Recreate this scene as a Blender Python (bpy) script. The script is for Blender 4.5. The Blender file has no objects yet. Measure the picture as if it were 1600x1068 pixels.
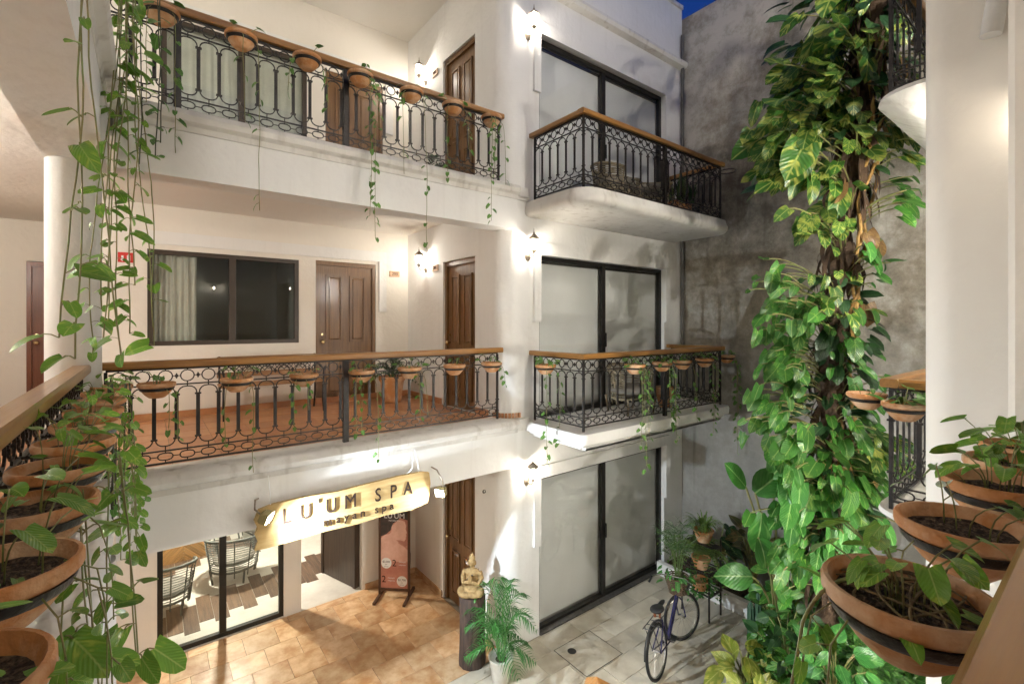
import bpy, math, random
from mathutils import Vector, Matrix
random.seed(7)
R = math.radians
PI = math.pi
sc = bpy.context.scene
E = 4.35            # eye height above the courtyard
G, M, U = 0.0, 3.05, 6.15   # floor levels: ground, middle gallery, upper gallery
# ------------------------------------------------------------------ camera
cam_d = bpy.data.cameras.new('camera')
cam = bpy.data.objects.new('camera', cam_d)
sc.collection.objects.link(cam)
HEAD = R(52.4)      # heading from +X (along the facade) towards +Y (the facade)
cam.location = (0, 0, E)
cam.rotation_euler = (R(90), 0, HEAD - R(90))
cam_d.sensor_width = 36
cam_d.lens = 36 * 740 / 1600
cam_d.shift_y = -29 / 1600
cam_d.clip_start = 0.02
cam_d.clip_end = 500
sc.camera = cam
# ------------------------------------------------------------------ dusk sky
w = bpy.data.worlds.new('World'); sc.world = w; w.use_nodes = True
nt = w.node_tree
sky = nt.nodes.new('ShaderNodeTexSky'); sky.sky_type = 'NISHITA'; sky.sun_disc = False
sky.sun_elevation = R(-2.2); sky.sun_rotation = R(200); sky.air_density = 1.0; sky.dust_density = 0.3; sky.ozone_density = 4.0
bg = nt.nodes['Background']; bg.inputs['Strength'].default_value = 0.15
tintn = nt.nodes.new('ShaderNodeMix'); tintn.data_type = 'RGBA'; tintn.blend_type = 'MULTIPLY'; tintn.inputs['Factor'].default_value = 1
tintn.inputs['B'].default_value = (.35, 1.15, 1.5, 1)      # deep blue of the dusk sky
nt.links.new(sky.outputs[0], tintn.inputs['A']); nt.links.new(tintn.outputs['Result'], bg.inputs[0])
# ------------------------------------------------------------------ exposure, render
vs = sc.view_settings
vs.view_transform = 'Standard'; vs.look = 'None'; vs.gamma = 1.0; vs.use_curve_mapping = False
vs.exposure = 3.02
sc.render.engine = 'CYCLES'
cy = sc.cycles
cy.use_denoising = True
try: cy.denoiser = 'OPENIMAGEDENOISE'
except Exception: pass
cy.max_bounces = 10; cy.diffuse_bounces = 5; cy.glossy_bounces = 4; cy.transmission_bounces = 6; cy.transparent_max_bounces = 14
cy.caustics_reflective = False; cy.caustics_refractive = False
cy.sample_clamp_indirect = 6.0
cy.use_light_tree = True
LANTERN_W = 34.0     # emission of a lantern bulb
SPOT_W = 110.0

# ------------------------------------------------------------------ pixel rays (photo pixels, 1600 wide) for measuring
CH, SH = math.cos(HEAD), math.sin(HEAD)
def at(px, py, d):
    r = (px - 800) / 740 * d
    return Vector((CH*d + SH*r, SH*d - CH*r, E + (505 - py) / 740 * d))
def onY(px, Y):
    a = HEAD - math.atan((px - 800) / 740)
    return Y / math.tan(a)
def gpt(px, py, z=0.0):
    return at(px, py, 740 * (E - z) / (py - 505))

# ------------------------------------------------------------------ materials
MATS = {}
def mat(name, col, rough=.6, col2=None, scale=5., bump=0., bscale=None, metal=0., detail=6., spec=.5, stretch=None, contrast=(.35, .65), coat=0., wave=None, rnd=0., trans=0.):
    if name in MATS: return MATS[name]
    m = bpy.data.materials.new(name); m.use_nodes = True
    n = m.node_tree.nodes; l = m.node_tree.links
    b = n['Principled BSDF']
    b.inputs['Base Color'].default_value = (*col, 1)
    b.inputs['Roughness'].default_value = rough
    b.inputs['Metallic'].default_value = metal
    b.inputs['Specular IOR Level'].default_value = spec
    if coat: b.inputs['Coat Weight'].default_value = coat; b.inputs['Coat Roughness'].default_value = .15
    tc = n.new('ShaderNodeTexCoord')
    geo = n.new('ShaderNodeNewGeometry')
    mp = n.new('ShaderNodeMapping')
    l.new(tc.outputs['Object'], mp.inputs[0])
    if stretch: mp.inputs['Scale'].default_value = stretch
    if rnd:
        ob = n.new('ShaderNodeObjectInfo'); sv = n.new('ShaderNodeVectorMath'); sv.operation = 'SCALE'; sv.inputs[0].default_value = (17, 23, 11)
        l.new(ob.outputs['Random'], sv.inputs['Scale']); l.new(sv.outputs[0], mp.inputs['Location'])
    out = None
    if col2 is not None:
        t = n.new('ShaderNodeTexNoise'); t.inputs['Scale'].default_value = scale; t.inputs['Detail'].default_value = detail; t.inputs['Roughness'].default_value = .62
        l.new(mp.outputs[0], t.inputs[0])
        rp = n.new('ShaderNodeValToRGB'); rp.color_ramp.elements[0].position = contrast[0]; rp.color_ramp.elements[1].position = contrast[1]
        rp.color_ramp.elements[0].color = (*col, 1); rp.color_ramp.elements[1].color = (*col2, 1)
        l.new(t.outputs['Fac'], rp.inputs[0]); out = rp.outputs[0]
    if rnd:
        oi = n.new('ShaderNodeObjectInfo'); hs = n.new('ShaderNodeHueSaturation')
        mr = n.new('ShaderNodeMapRange'); mr.inputs[3].default_value = 1 - rnd; mr.inputs[4].default_value = 1 + rnd
        l.new(oi.outputs['Random'], mr.inputs[0]); l.new(mr.outputs[0], hs.inputs['Value'])
        if out is not None: l.new(out, hs.inputs['Color'])
        else: hs.inputs['Color'].default_value = (*col, 1)
        out = hs.outputs[0]
    if out is not None: l.new(out, b.inputs['Base Color'])
    if bump:
        t2 = n.new('ShaderNodeTexNoise'); t2.inputs['Scale'].default_value = bscale or scale * 6; t2.inputs['Detail'].default_value = 4
        l.new(mp.outputs[0], t2.inputs[0])
        bp = n.new('ShaderNodeBump'); bp.inputs['Strength'].default_value = bump; bp.inputs['Distance'].default_value = .02
        l.new(t2.outputs['Fac'], bp.inputs['Height']); l.new(bp.outputs[0], b.inputs['Normal'])
    MATS[name] = m
    return m
def mat_glass(name, tint=(1, 1, 1), ior=1.45, refl=1.0):
    if name in MATS: return MATS[name]
    m = bpy.data.materials.new(name); m.use_nodes = True
    n = m.node_tree.nodes; l = m.node_tree.links; n.clear()
    o = n.new('ShaderNodeOutputMaterial'); mx = n.new('ShaderNodeMixShader'); tr = n.new('ShaderNodeBsdfTransparent'); gl = n.new('ShaderNodeBsdfGlossy')
    ge = n.new('ShaderNodeNewGeometry'); dt = n.new('ShaderNodeVectorMath'); dt.operation = 'DOT_PRODUCT'
    l.new(ge.outputs['Normal'], dt.inputs[0]); l.new(ge.outputs['Incoming'], dt.inputs[1])
    def mth(op, a, b):
        q = n.new('ShaderNodeMath'); q.operation = op
        for i, x in enumerate((a, b)):
            if x is None: continue
            if isinstance(x, (int, float)): q.inputs[i].default_value = x
            else: l.new(x, q.inputs[i])
        return q.outputs[0]
    f0 = ((ior - 1) / (ior + 1)) ** 2
    sch = mth('POWER', mth('SUBTRACT', 1.0, mth('ABSOLUTE', dt.outputs['Value'], None)), 5.0)
    fr = mth('MULTIPLY_ADD', sch, 1 - f0); fr.node.inputs[2].default_value = f0
    mu = n.new('ShaderNodeMath'); mu.operation = 'MULTIPLY'; mu.inputs[1].default_value = refl
    tr.inputs[0].default_value = (*tint, 1); gl.inputs['Roughness'].default_value = .01
    l.new(fr, mu.inputs[0]); l.new(mu.outputs[0], mx.inputs[0]); l.new(tr.outputs[0], mx.inputs[1]); l.new(gl.outputs[0], mx.inputs[2]); l.new(mx.outputs[0], o.inputs[0])
    MATS[name] = m
    return m
def mat_emit(name, col, s):
    if name in MATS: return MATS[name]
    m = bpy.data.materials.new(name); m.use_nodes = True
    n = m.node_tree.nodes; l = m.node_tree.links; n.clear()
    o = n.new('ShaderNodeOutputMaterial'); e = n.new('ShaderNodeEmission'); e.inputs[0].default_value = (*col, 1); e.inputs[1].default_value = s
    l.new(e.outputs[0], o.inputs[0]); MATS[name] = m
    return m
def mat_leaf(name, dark, light, vein, varieg=.5, gloss=.28, rnd=.25):
    """leaf: UV across/along the blade drives veins and variegation"""
    if name in MATS: return MATS[name]
    m = bpy.data.materials.new(name); m.use_nodes = True
    n = m.node_tree.nodes; l = m.node_tree.links
    b = n['Principled BSDF']; b.inputs['Roughness'].default_value = gloss; b.inputs['Specular IOR Level'].default_value = .45
    uv = n.new('ShaderNodeUVMap'); uv.uv_map = 'UVMap'
    sep = n.new('ShaderNodeSeparateXYZ'); l.new(uv.outputs[0], sep.inputs[0])
    ab = n.new('ShaderNodeMath'); ab.operation = 'SUBTRACT'; ab.inputs[1].default_value = .5; l.new(sep.outputs[0], ab.inputs[0])
    aa = n.new('ShaderNodeMath'); aa.operation = 'ABSOLUTE'; l.new(ab.outputs[0], aa.inputs[0])
    # streaks slanting from the rib
    oi = n.new('ShaderNodeObjectInfo'); geo = n.new('ShaderNodeNewGeometry')
    rsum = n.new('ShaderNodeMath'); l.new(oi.outputs['Random'], rsum.inputs[0]); l.new(geo.outputs['Random Per Island'], rsum.inputs[1])
    cx = n.new('ShaderNodeCombineXYZ')
    m1 = n.new('ShaderNodeMath'); m1.operation = 'MULTIPLY'; m1.inputs[1].default_value = 1.6; l.new(aa.outputs[0], m1.inputs[0])
    m2 = n.new('ShaderNodeMath'); m2.operation = 'SUBTRACT'; l.new(sep.outputs[1], m2.inputs[0]); l.new(aa.outputs[0], m2.inputs[1])
    m3 = n.new('ShaderNodeMath'); m3.operation = 'MULTIPLY'; m3.inputs[1].default_value = 2.4; l.new(m2.outputs[0], m3.inputs[0])
    m4 = n.new('ShaderNodeMath'); m4.operation = 'MULTIPLY'; m4.inputs[1].default_value = 13.; l.new(rsum.outputs[0], m4.inputs[0])
    l.new(m1.outputs[0], cx.inputs[0]); l.new(m3.outputs[0], cx.inputs[1]); l.new(m4.outputs[0], cx.inputs[2])
    nz = n.new('ShaderNodeTexNoise'); nz.inputs['Scale'].default_value = 1.7; nz.inputs['Detail'].default_value = 5; nz.inputs['Distortion'].default_value = .7; l.new(cx.outputs[0], nz.inputs[0])
    rp = n.new('ShaderNodeValToRGB'); rp.color_ramp.elements[0].position = .62 - varieg*.22; rp.color_ramp.elements[1].position = .74 - varieg*.16
    rp.color_ramp.elements[0].color = (*dark, 1); rp.color_ramp.elements[1].color = (*light, 1); l.new(nz.outputs['Fac'], rp.inputs[0])
    vr = n.new('ShaderNodeMapRange'); vr.inputs[1].default_value = .012; vr.inputs[2].default_value = .035; vr.inputs[3].default_value = 1; vr.inputs[4].default_value = 0; l.new(aa.outputs[0], vr.inputs[0])
    mx = n.new('ShaderNodeMix'); mx.data_type = 'RGBA'; l.new(vr.outputs[0], mx.inputs['Factor']); l.new(rp.outputs[0], mx.inputs['A']); mx.inputs['B'].default_value = (*vein, 1)
    hs = n.new('ShaderNodeHueSaturation'); mr = n.new('ShaderNodeMapRange'); mr.inputs[2].default_value = 2; mr.inputs[3].default_value = 1 - rnd; mr.inputs[4].default_value = 1 + rnd
    fr = n.new('ShaderNodeMath'); fr.operation = 'FRACT'; l.new(m4.outputs[0], fr.inputs[0])
    mr.inputs[2].default_value = 1
    l.new(fr.outputs[0], mr.inputs[0]); l.new(mr.outputs[0], hs.inputs['Value']); l.new(mx.outputs['Result'], hs.inputs['Color'])
    l.new(hs.outputs[0], b.inputs['Base Color'])
    wv = n.new('ShaderNodeTexWave'); wv.bands_direction = 'Y'; wv.inputs['Scale'].default_value = 1.1; wv.inputs['Distortion'].default_value = .5; l.new(cx.outputs[0], wv.inputs[0])
    bp = n.new('ShaderNodeBump'); bp.inputs['Strength'].default_value = .25; bp.inputs['Distance'].default_value = .01; l.new(wv.outputs['Fac'], bp.inputs['Height']); l.new(bp.outputs[0], b.inputs['Normal'])
    # thin leaf: a little light comes through
    ts = n.new('ShaderNodeBsdfTranslucent'); l.new(hs.outputs[0], ts.inputs[0])
    ms = n.new('ShaderNodeMixShader'); ms.inputs[0].default_value = .22
    out = n['Material Output']; l.new(b.outputs[0], ms.inputs[1]); l.new(ts.outputs[0], ms.inputs[2]); l.new(ms.outputs[0], out.inputs[0])
    MATS[name] = m
    return m
def mat_plaster(name, col, stain, amount=.5, streak=.35):
    """painted plaster: trowel relief, broad tone shifts, rain streaks running down"""
    m = bpy.data.materials.new(name); m.use_nodes = True
    n = m.node_tree.nodes; l = m.node_tree.links; b = n['Principled BSDF']; b.inputs['Roughness'].default_value = .75; b.inputs['Specular IOR Level'].default_value = .3
    tc = n.new('ShaderNodeTexCoord')
    t1 = n.new('ShaderNodeTexNoise'); t1.inputs['Scale'].default_value = .9; t1.inputs['Detail'].default_value = 8; t1.inputs['Roughness'].default_value = .65; l.new(tc.outputs['Object'], t1.inputs[0])
    r1 = n.new('ShaderNodeMapRange'); r1.inputs[1].default_value = .45; r1.inputs[2].default_value = .8; r1.inputs[4].default_value = amount; l.new(t1.outputs['Fac'], r1.inputs[0])
    mp = n.new('ShaderNodeMapping'); mp.inputs['Scale'].default_value = (9, 9, .55); l.new(tc.outputs['Object'], mp.inputs[0])
    t2 = n.new('ShaderNodeTexNoise'); t2.inputs['Scale'].default_value = 1.; t2.inputs['Detail'].default_value = 5; l.new(mp.outputs[0], t2.inputs[0])
    r2 = n.new('ShaderNodeMapRange'); r2.inputs[1].default_value = .55; r2.inputs[2].default_value = .8; r2.inputs[4].default_value = streak; l.new(t2.outputs['Fac'], r2.inputs[0])
    ad = n.new('ShaderNodeMath'); ad.use_clamp = True; l.new(r1.outputs[0], ad.inputs[0]); l.new(r2.outputs[0], ad.inputs[1])
    mx = n.new('ShaderNodeMix'); mx.data_type = 'RGBA'; l.new(ad.outputs[0], mx.inputs['Factor']); mx.inputs['A'].default_value = (*col, 1); mx.inputs['B'].default_value = (*stain, 1)
    l.new(mx.outputs['Result'], b.inputs['Base Color'])
    t3 = n.new('ShaderNodeTexNoise'); t3.inputs['Scale'].default_value = 14; t3.inputs['Detail'].default_value = 5; l.new(tc.outputs['Object'], t3.inputs[0])
    t4 = n.new('ShaderNodeTexNoise'); t4.inputs['Scale'].default_value = 2.2; t4.inputs['Detail'].default_value = 3; l.new(tc.outputs['Object'], t4.inputs[0])
    a2 = n.new('ShaderNodeMath'); a2.operation = 'MULTIPLY_ADD'; a2.inputs[1].default_value = 3.; l.new(t4.outputs['Fac'], a2.inputs[0]); l.new(t3.outputs['Fac'], a2.inputs[2])
    bp = n.new('ShaderNodeBump'); bp.inputs['Strength'].default_value = .28; bp.inputs['Distance'].default_value = .02; l.new(a2.outputs[0], bp.inputs['Height']); l.new(bp.outputs[0], b.inputs['Normal'])
    MATS[name] = m
    return m
def mat_concrete(name):
    m = bpy.data.materials.new(name); m.use_nodes = True
    n = m.node_tree.nodes; l = m.node_tree.links; b = n['Principled BSDF']; b.inputs['Roughness'].default_value = .88; b.inputs['Specular IOR Level'].default_value = .25
    tc = n.new('ShaderNodeTexCoord')
    def noise(s, d=8, ro=.65, mapscale=None, dist=0.):
        t = n.new('ShaderNodeTexNoise'); t.inputs['Scale'].default_value = s; t.inputs['Detail'].default_value = d; t.inputs['Roughness'].default_value = ro; t.inputs['Distortion'].default_value = dist
        if mapscale:
            mp = n.new('ShaderNodeMapping'); mp.inputs['Scale'].default_value = mapscale; l.new(tc.outputs['Object'], mp.inputs[0]); l.new(mp.outputs[0], t.inputs[0])
        else: l.new(tc.outputs['Object'], t.inputs[0])
        return t
    big = noise(.55, 7, .6, None, .6); mid = noise(3.6, 12, .76); strk = noise(1., 6, .6, (5, 5, .3)); fine = noise(30, 4)
    rp = n.new('ShaderNodeValToRGB'); e = rp.color_ramp.elements
    e[0].position = .41; e[0].color = (.14, .12, .09, 1); e[1].position = .63; e[1].color = (.50, .47, .41, 1)
    x = rp.color_ramp.elements.new(.52); x.color = (.28, .25, .20, 1)
    sm = n.new('ShaderNodeMath'); sm.operation = 'MULTIPLY_ADD'; sm.inputs[1].default_value = .5; l.new(mid.outputs['Fac'], sm.inputs[0])
    h = n.new('ShaderNodeMath'); h.operation = 'MULTIPLY'; h.inputs[1].default_value = .55; l.new(big.outputs['Fac'], h.inputs[0]); l.new(h.outputs[0], sm.inputs[2])
    l.new(sm.outputs[0], rp.inputs[0])
    sep = n.new('ShaderNodeSeparateXYZ'); l.new(tc.outputs['Object'], sep.inputs[0])
    zr = n.new('ShaderNodeMapRange'); zr.inputs[1].default_value = 4.6; zr.inputs[2].default_value = 2.0; l.new(sep.outputs[2], zr.inputs[0])
    zm = n.new('ShaderNodeMath'); zm.operation = 'MULTIPLY'; zm.inputs[1].default_value = .7; l.new(zr.outputs[0], zm.inputs[0])
    g = n.new('ShaderNodeMix'); g.data_type = 'RGBA'; l.new(zm.outputs[0], g.inputs['Factor']); l.new(rp.outputs[0], g.inputs['A']); g.inputs['B'].default_value = (.27, .268, .258, 1)   # cool lamp light on the lower wall, painted in as greyer colour
    sr = n.new('ShaderNodeMapRange'); sr.inputs[1].default_value = .58; sr.inputs[2].default_value = .75; sr.inputs[4].default_value = .6; l.new(strk.outputs['Fac'], sr.inputs[0])
    mx = n.new('ShaderNodeMix'); mx.data_type = 'RGBA'; l.new(sr.outputs[0], mx.inputs['Factor']); l.new(g.outputs['Result'], mx.inputs['A']); mx.inputs['B'].default_value = (.075, .062, .045, 1)
    vo = n.new('ShaderNodeTexVoronoi'); vo.feature = 'DISTANCE_TO_EDGE'; vo.inputs['Scale'].default_value = .8
    wob = noise(1.5, 5); ad = n.new('ShaderNodeVectorMath'); ad.operation = 'MULTIPLY_ADD'; ad.inputs[1].default_value = (.8, .8, .8); l.new(wob.outputs['Color'], ad.inputs[0]); l.new(tc.outputs['Object'], ad.inputs[2]); l.new(ad.outputs[0], vo.inputs[0])
    vr = n.new('ShaderNodeMapRange'); vr.inputs[1].default_value = .0; vr.inputs[2].default_value = .012; vr.inputs[3].default_value = .16; vr.inputs[4].default_value = 0; l.new(vo.outputs['Distance'], vr.inputs[0])
    m2 = n.new('ShaderNodeMix'); m2.data_type = 'RGBA'; l.new(vr.outputs[0], m2.inputs['Factor']); l.new(mx.outputs['Result'], m2.inputs['A']); m2.inputs['B'].default_value = (.42, .40, .36, 1)
    l.new(m2.outputs['Result'], b.inputs['Base Color'])
    hh = n.new('ShaderNodeMath'); hh.operation = 'MULTIPLY_ADD'; hh.inputs[1].default_value = .3; l.new(fine.outputs['Fac'], hh.inputs[0]); l.new(mid.outputs['Fac'], hh.inputs[2])
    bp = n.new('ShaderNodeBump'); bp.inputs['Strength'].default_value = .5; bp.inputs['Distance'].default_value = .03; l.new(hh.outputs[0], bp.inputs['Height']); l.new(bp.outputs[0], b.inputs['Normal'])
    MATS[name] = m
    return m
def mat_wood(name, c1, c2, rough=.45, axis=0, scale=3., coat=0., rnd=.0):
    s = [14, 14, 14]; s[axis] = .9
    return mat(name, c1, rough, c2, scale=scale, bump=.15, bscale=scale*2, stretch=tuple(s), coat=coat, contrast=(.3, .7), rnd=rnd)

WALL = mat_plaster('white_plaster', (.76, .748, .72), (.54, .51, .47), .28, .25)
WALLS2 = mat_plaster('cream_plaster', (.76, .715, .64), (.62, .565, .48), .2, .08)
TRIM = mat_plaster('weathered_plaster', (.70, .68, .64), (.30, .26, .21), .5, .6)
CEIL = mat_plaster('ceiling_plaster', (.76, .725, .67), (.64, .58, .50), .25, .0)
CONC = mat_concrete('old_concrete')
IRON = mat('black_iron', (.012, .011, .010), .38, (.03, .022, .018), 20, .2, 60, metal=.3)
RAILW = mat_wood('varnished_handrail', (.34, .165, .042), (.22, .095, .022), .3, 0, 2.2, coat=.4)
RAILWY = mat_wood('varnished_handrail_cross', (.34, .165, .042), (.22, .095, .022), .3, 1, 2.2, coat=.4)
DOORW = mat_wood('door_wood', (.215, .112, .04), (.11, .052, .018), .36, 2, 2.0, coat=.25)
DOORD = mat_wood('dark_door_wood', (.06, .04, .026), (.028, .018, .012), .42, 2, 2.0)
TERRA = mat('terracotta', (.43, .185, .06), .8, (.60, .42, .27), 6.5, .4, 50, rnd=.2, contrast=(.44, .70), detail=12)
SOIL = mat('potting_soil', (.03, .019, .012), .95, (.16, .11, .07), 70, 1.0, 120, contrast=(.45, .62))
FRAME = mat('black_aluminium', (.018, .016, .013), .35, None, metal=.2)
FRAMEB = mat('brown_aluminium', (.045, .03, .018), .4)
GLASS = mat_glass('window_glass', (.93, .96, .94))
GLASSD = mat_glass('slider_glass', (.97, .975, .97), 1.5, 1.0)
BLIND = mat('roller_blind', (.74, .74, .72), .85, (.71, .71, .69), 1.2, .1, 200, stretch=(3, 3, .6))
CURT = mat('white_curtain', (.66, .62, .56), .85, (.58, .54, .49), 6, 0)
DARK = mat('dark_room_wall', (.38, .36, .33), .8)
TILEF = mat('gallery_tile', (.50, .245, .105), .35, (.36, .145, .06), 2.2, .1, 20, rnd=.08)
STONE = mat('travertine', (.56, .51, .41), .55, (.44, .385, .29), 3.0, .25, 22, rnd=.10)
GROUT = mat('grout', (.33, .30, .24), .9, (.25, .22, .17), 8, .2)
OTILE = mat('orange_marble', (.68, .48, .28), .36, (.46, .235, .095), 5.0, .15, 25, rnd=.17, contrast=(.36, .64), detail=12)
BRONZE = mat('antique_bronze', (.20, .15, .10), .4, (.34, .29, .23), 30, .1, metal=.7)
LAMPG = mat_glass('lantern_glass', (1, .98, .94), 1.3, .6)
BULB = mat_emit('lantern_bulb', (1.0, .94, .86), LANTERN_W * 3.3)
BULBF = mat_emit('fill_lantern_bulb', (1.0, .97, .93), LANTERN_W * 27)  # bulb of the lanterns added as fill light
BULBN = mat_emit('soft_lantern_bulb', (1.0, .90, .78), LANTERN_W * .5)
LEAF = mat_leaf('pothos_leaf', (.085, .22, .03), (.27, .37, .06), (.20, .31, .07), .2)
LEAFV = mat_leaf('variegated_leaf', (.035, .115, .016), (.32, .35, .07), (.24, .30, .08), .60, rnd=.35)
LEAFC = mat_leaf('climber_leaf', (.04, .15, .02), (.17, .29, .05), (.17, .28, .07), .3, rnd=.4)
LEAFY = mat_leaf('lime_vine_leaf', (.13, .29, .03), (.31, .42, .06), (.28, .40, .09), .35)
LEAFB = mat_leaf('broad_leaf', (.045, .18, .028), (.12, .28, .06), (.24, .40, .13), .2)
LEAFS = mat_leaf('small_leaf', (.085, .22, .035), (.22, .35, .08), (.2, .33, .09), .4)
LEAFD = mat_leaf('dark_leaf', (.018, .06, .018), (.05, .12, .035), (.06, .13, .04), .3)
PALMG = mat_leaf('palm_leaf', (.035, .16, .03), (.10, .27, .06), (.12, .28, .08), .35)
FERNG = mat_leaf('fern_leaf', (.11, .21, .035), (.24, .34, .08), (.26, .36, .10), .4)
DEADL = mat_leaf('dead_leaf', (.20, .11, .04), (.34, .22, .08), (.25, .15, .06), .5)
YELL = mat_leaf('yellow_leaf', (.20, .25, .03), (.42, .40, .08), (.40, .42, .12), .6)
STEM = mat('vine_stem', (.16, .21, .055), .5, (.22, .17, .07), 12, .1)
STEMD = mat('dark_stem', (.055, .06, .035), .7)
ROOTY = mat('yellow_root', (.36, .22, .055), .6, (.26, .14, .04), 14, .3, 40)
HUSK = mat('dead_husk', (.095, .055, .028), .9, (.04, .023, .013), 7, .7, 30, rnd=.3)

# ------------------------------------------------------------------ mesh builder
class MB:
    def __init__(s): s.v = []; s.f = []; s.uv = None
    def add(s, vs, fs):
        o = len(s.v); s.v += [tuple(p) for p in vs]; s.f += [tuple(i + o for i in f) for f in fs]
        if s.uv is not None: s.uv += [(.5, .5)] * (len(s.v) - len(s.uv))
        return s
    def box(s, x0, x1, y0, y1, z0, z1):
        return s.add([(x0,y0,z0),(x1,y0,z0),(x1,y1,z0),(x0,y1,z0),(x0,y0,z1),(x1,y0,z1),(x1,y1,z1),(x0,y1,z1)],
                     [(0,3,2,1),(4,5,6,7),(0,1,5,4),(1,2,6,5),(2,3,7,6),(3,0,4,7)])
    def bbox(s, x0, x1, y0, y1, z0, z1, b=.005):
        """box with chamfered vertical and top edges"""
        P = [(x0+b,y0),(x1-b,y0),(x1,y0+b),(x1,y1-b),(x1-b,y1),(x0+b,y1),(x0,y1-b),(x0,y0+b)]
        cx, cy_ = (x0+x1)/2, (y0+y1)/2
        q = []
        for (x, y) in P:
            q.append((x + (b if x < cx else -b), y + (b if y < cy_ else -b)))
        vs = [(x,y,z0) for x,y in P] + [(x,y,z1-b) for x,y in P] + [(x,y,z1) for x,y in q]
        fs = [tuple(range(7,-1,-1)), tuple(range(16,24))]
        for k in range(2):
            for i in range(8):
                j = (i+1) % 8; fs.append((k*8+i, k*8+j, k*8+8+j, k*8+8+i))
        return s.add(vs, fs)
    def tube(s, pts, r, n=6, closed=False, rs=None, cap=True):
        pts = [Vector(p) for p in pts]; m = len(pts)
        if m < 2: return s
        T = []
        for i in range(m):
            a = pts[(i-1) % m] if (closed or i > 0) else pts[i]; b = pts[(i+1) % m] if (closed or i < m-1) else pts[i]
            t = (b - a); T.append(t.normalized() if t.length > 1e-9 else Vector((0,0,1)))
        up = Vector((0,0,1)) if abs(T[0].z) < .9 else Vector((1,0,0))
        N = T[0].cross(up).normalized()
        vs = []; fs = []
        for i in range(m):
            N = (N - T[i] * N.dot(T[i]))
            N = N.normalized() if N.length > 1e-6 else T[i].orthogonal().normalized()
            B = T[i].cross(N); rr = rs[i] if rs else r
            for k in range(n):
                a = 2*PI*(k + .5)/n; vs.append(pts[i] + (N*math.cos(a) + B*math.sin(a)) * rr)
        for i in range(m if closed else m-1):
            j = (i+1) % m
            for k in range(n):
                l = (k+1) % n; fs.append((i*n+k, i*n+l, j*n+l, j*n+k))
        if not closed and cap:
            fs.append(tuple(range(n-1,-1,-1))); fs.append(tuple((m-1)*n + k for k in range(n)))
        return s.add(vs, fs)
    def lathe(s, prof, n=20, c=(0,0,0), sx=1, sy=1, cap=True):
        vs = []; fs = []
        for (r, z) in prof:
            for k in range(n):
                a = 2*PI*k/n; vs.append((c[0] + r*math.cos(a)*sx, c[1] + r*math.sin(a)*sy, c[2] + z))
        for i in range(len(prof)-1):
            for k in range(n):
                l = (k+1) % n; fs.append((i*n+k, i*n+l, (i+1)*n+l, (i+1)*n+k))
        if cap:
            fs.append(tuple(range(n-1,-1,-1))); fs.append(tuple((len(prof)-1)*n + k for k in range(n)))
        return s.add(vs, fs)
    def prism(s, poly, axis, a, b):
        """polygon (2D) extruded along axis 'x','y','z' between a and b"""
        def p3(p, t):
            return {'x': (t, p[0], p[1]), 'y': (p[0], t, p[1]), 'z': (p[0], p[1], t)}[axis]
        n = len(poly); vs = [p3(p, a) for p in poly] + [p3(p, b) for p in poly]
        fs = [tuple(range(n-1,-1,-1)), tuple(range(n, 2*n))] + [(i, (i+1) % n, n + (i+1) % n, n + i) for i in range(n)]
        return s.add(vs, fs)
    def ell(s, c, r, n=14, m=9, rot=None):
        vs = []; fs = []
        for i in range(m+1):
            t = PI*i/m
            for k in range(n):
                a = 2*PI*k/n; p = Vector((r[0]*math.sin(t)*math.cos(a), r[1]*math.sin(t)*math.sin(a), -r[2]*math.cos(t)))
                if rot: p = rot @ p
                vs.append(Vector(c) + p)
        for i in range(m):
            for k in range(n):
                l = (k+1) % n; fs.append((i*n+k, i*n+l, (i+1)*n+l, (i+1)*n+k))
        return s.add(vs, fs)
    def leaf(s, p, d, nrm, size, wid=.72, rows=5, droop=.25, fold=.18, kind='heart'):
        if s.uv is None: s.uv = [(.5, .5)] * len(s.v)
        Y = Vector(d).normalized(); N = Vector(nrm); N = N - Y*N.dot(Y)
        N = N.normalized() if N.length > 1e-5 else Y.orthogonal().normalized()
        X = Y.cross(N); vs = []; uv = []; p = Vector(p)
        prof = LEAFPROF[kind]
        for i in range(rows+1):
            t = i / rows; hw = wid * .5 * prof(t)
            back = -.13 if (kind == 'heart' and i == 0) else 0
            for k in (-1, -.5, 0, .5, 1):
                y = t + (back * abs(k) * 1.0)
                z = abs(k)*hw*fold*2 - droop*t*t - .10*hw*k*k*1.5
                if kind == 'heart' and i == 0 and k in (-.5, .5): y = -.10
                vs.append(p + (X*(k*hw) + Y*y + N*z) * size); uv.append((.5 + k*.5*max(prof(t), .1), t))
        fs = []
        for i in range(rows):
            for k in range(4): fs.append((i*5+k, i*5+k+1, (i+1)*5+k+1, (i+1)*5+k))
        o = len(s.v); s.v += [tuple(q) for q in vs]; s.uv += uv; s.f += [tuple(i+o for i in f) for f in fs]
        return s
    def blade(s, pts, w0, nrm, taper=True, wmul=None):
        """flat strip leaf along a polyline"""
        if s.uv is None: s.uv = [(.5, .5)] * len(s.v)
        pts = [Vector(q) for q in pts]; m = len(pts); vs = []; uv = []; nrm = Vector(nrm)
        for i in range(m):
            t = i/(m-1); T = (pts[min(i+1, m-1)] - pts[max(i-1, 0)])
            T = T.normalized() if T.length > 1e-9 else Vector((0,0,1))
            X = T.cross(nrm); X = X.normalized() if X.length > 1e-5 else T.orthogonal().normalized()
            ww = w0 * (math.sin(PI*min(.999, .15 + .85*t)) ** .7 if taper else 1) * (wmul[i] if wmul else 1)
            if taper and i == m-1: ww = w0*.04
            vs += [pts[i] - X*ww, pts[i] + X*ww]; uv += [(.1, t), (.9, t)]
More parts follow.
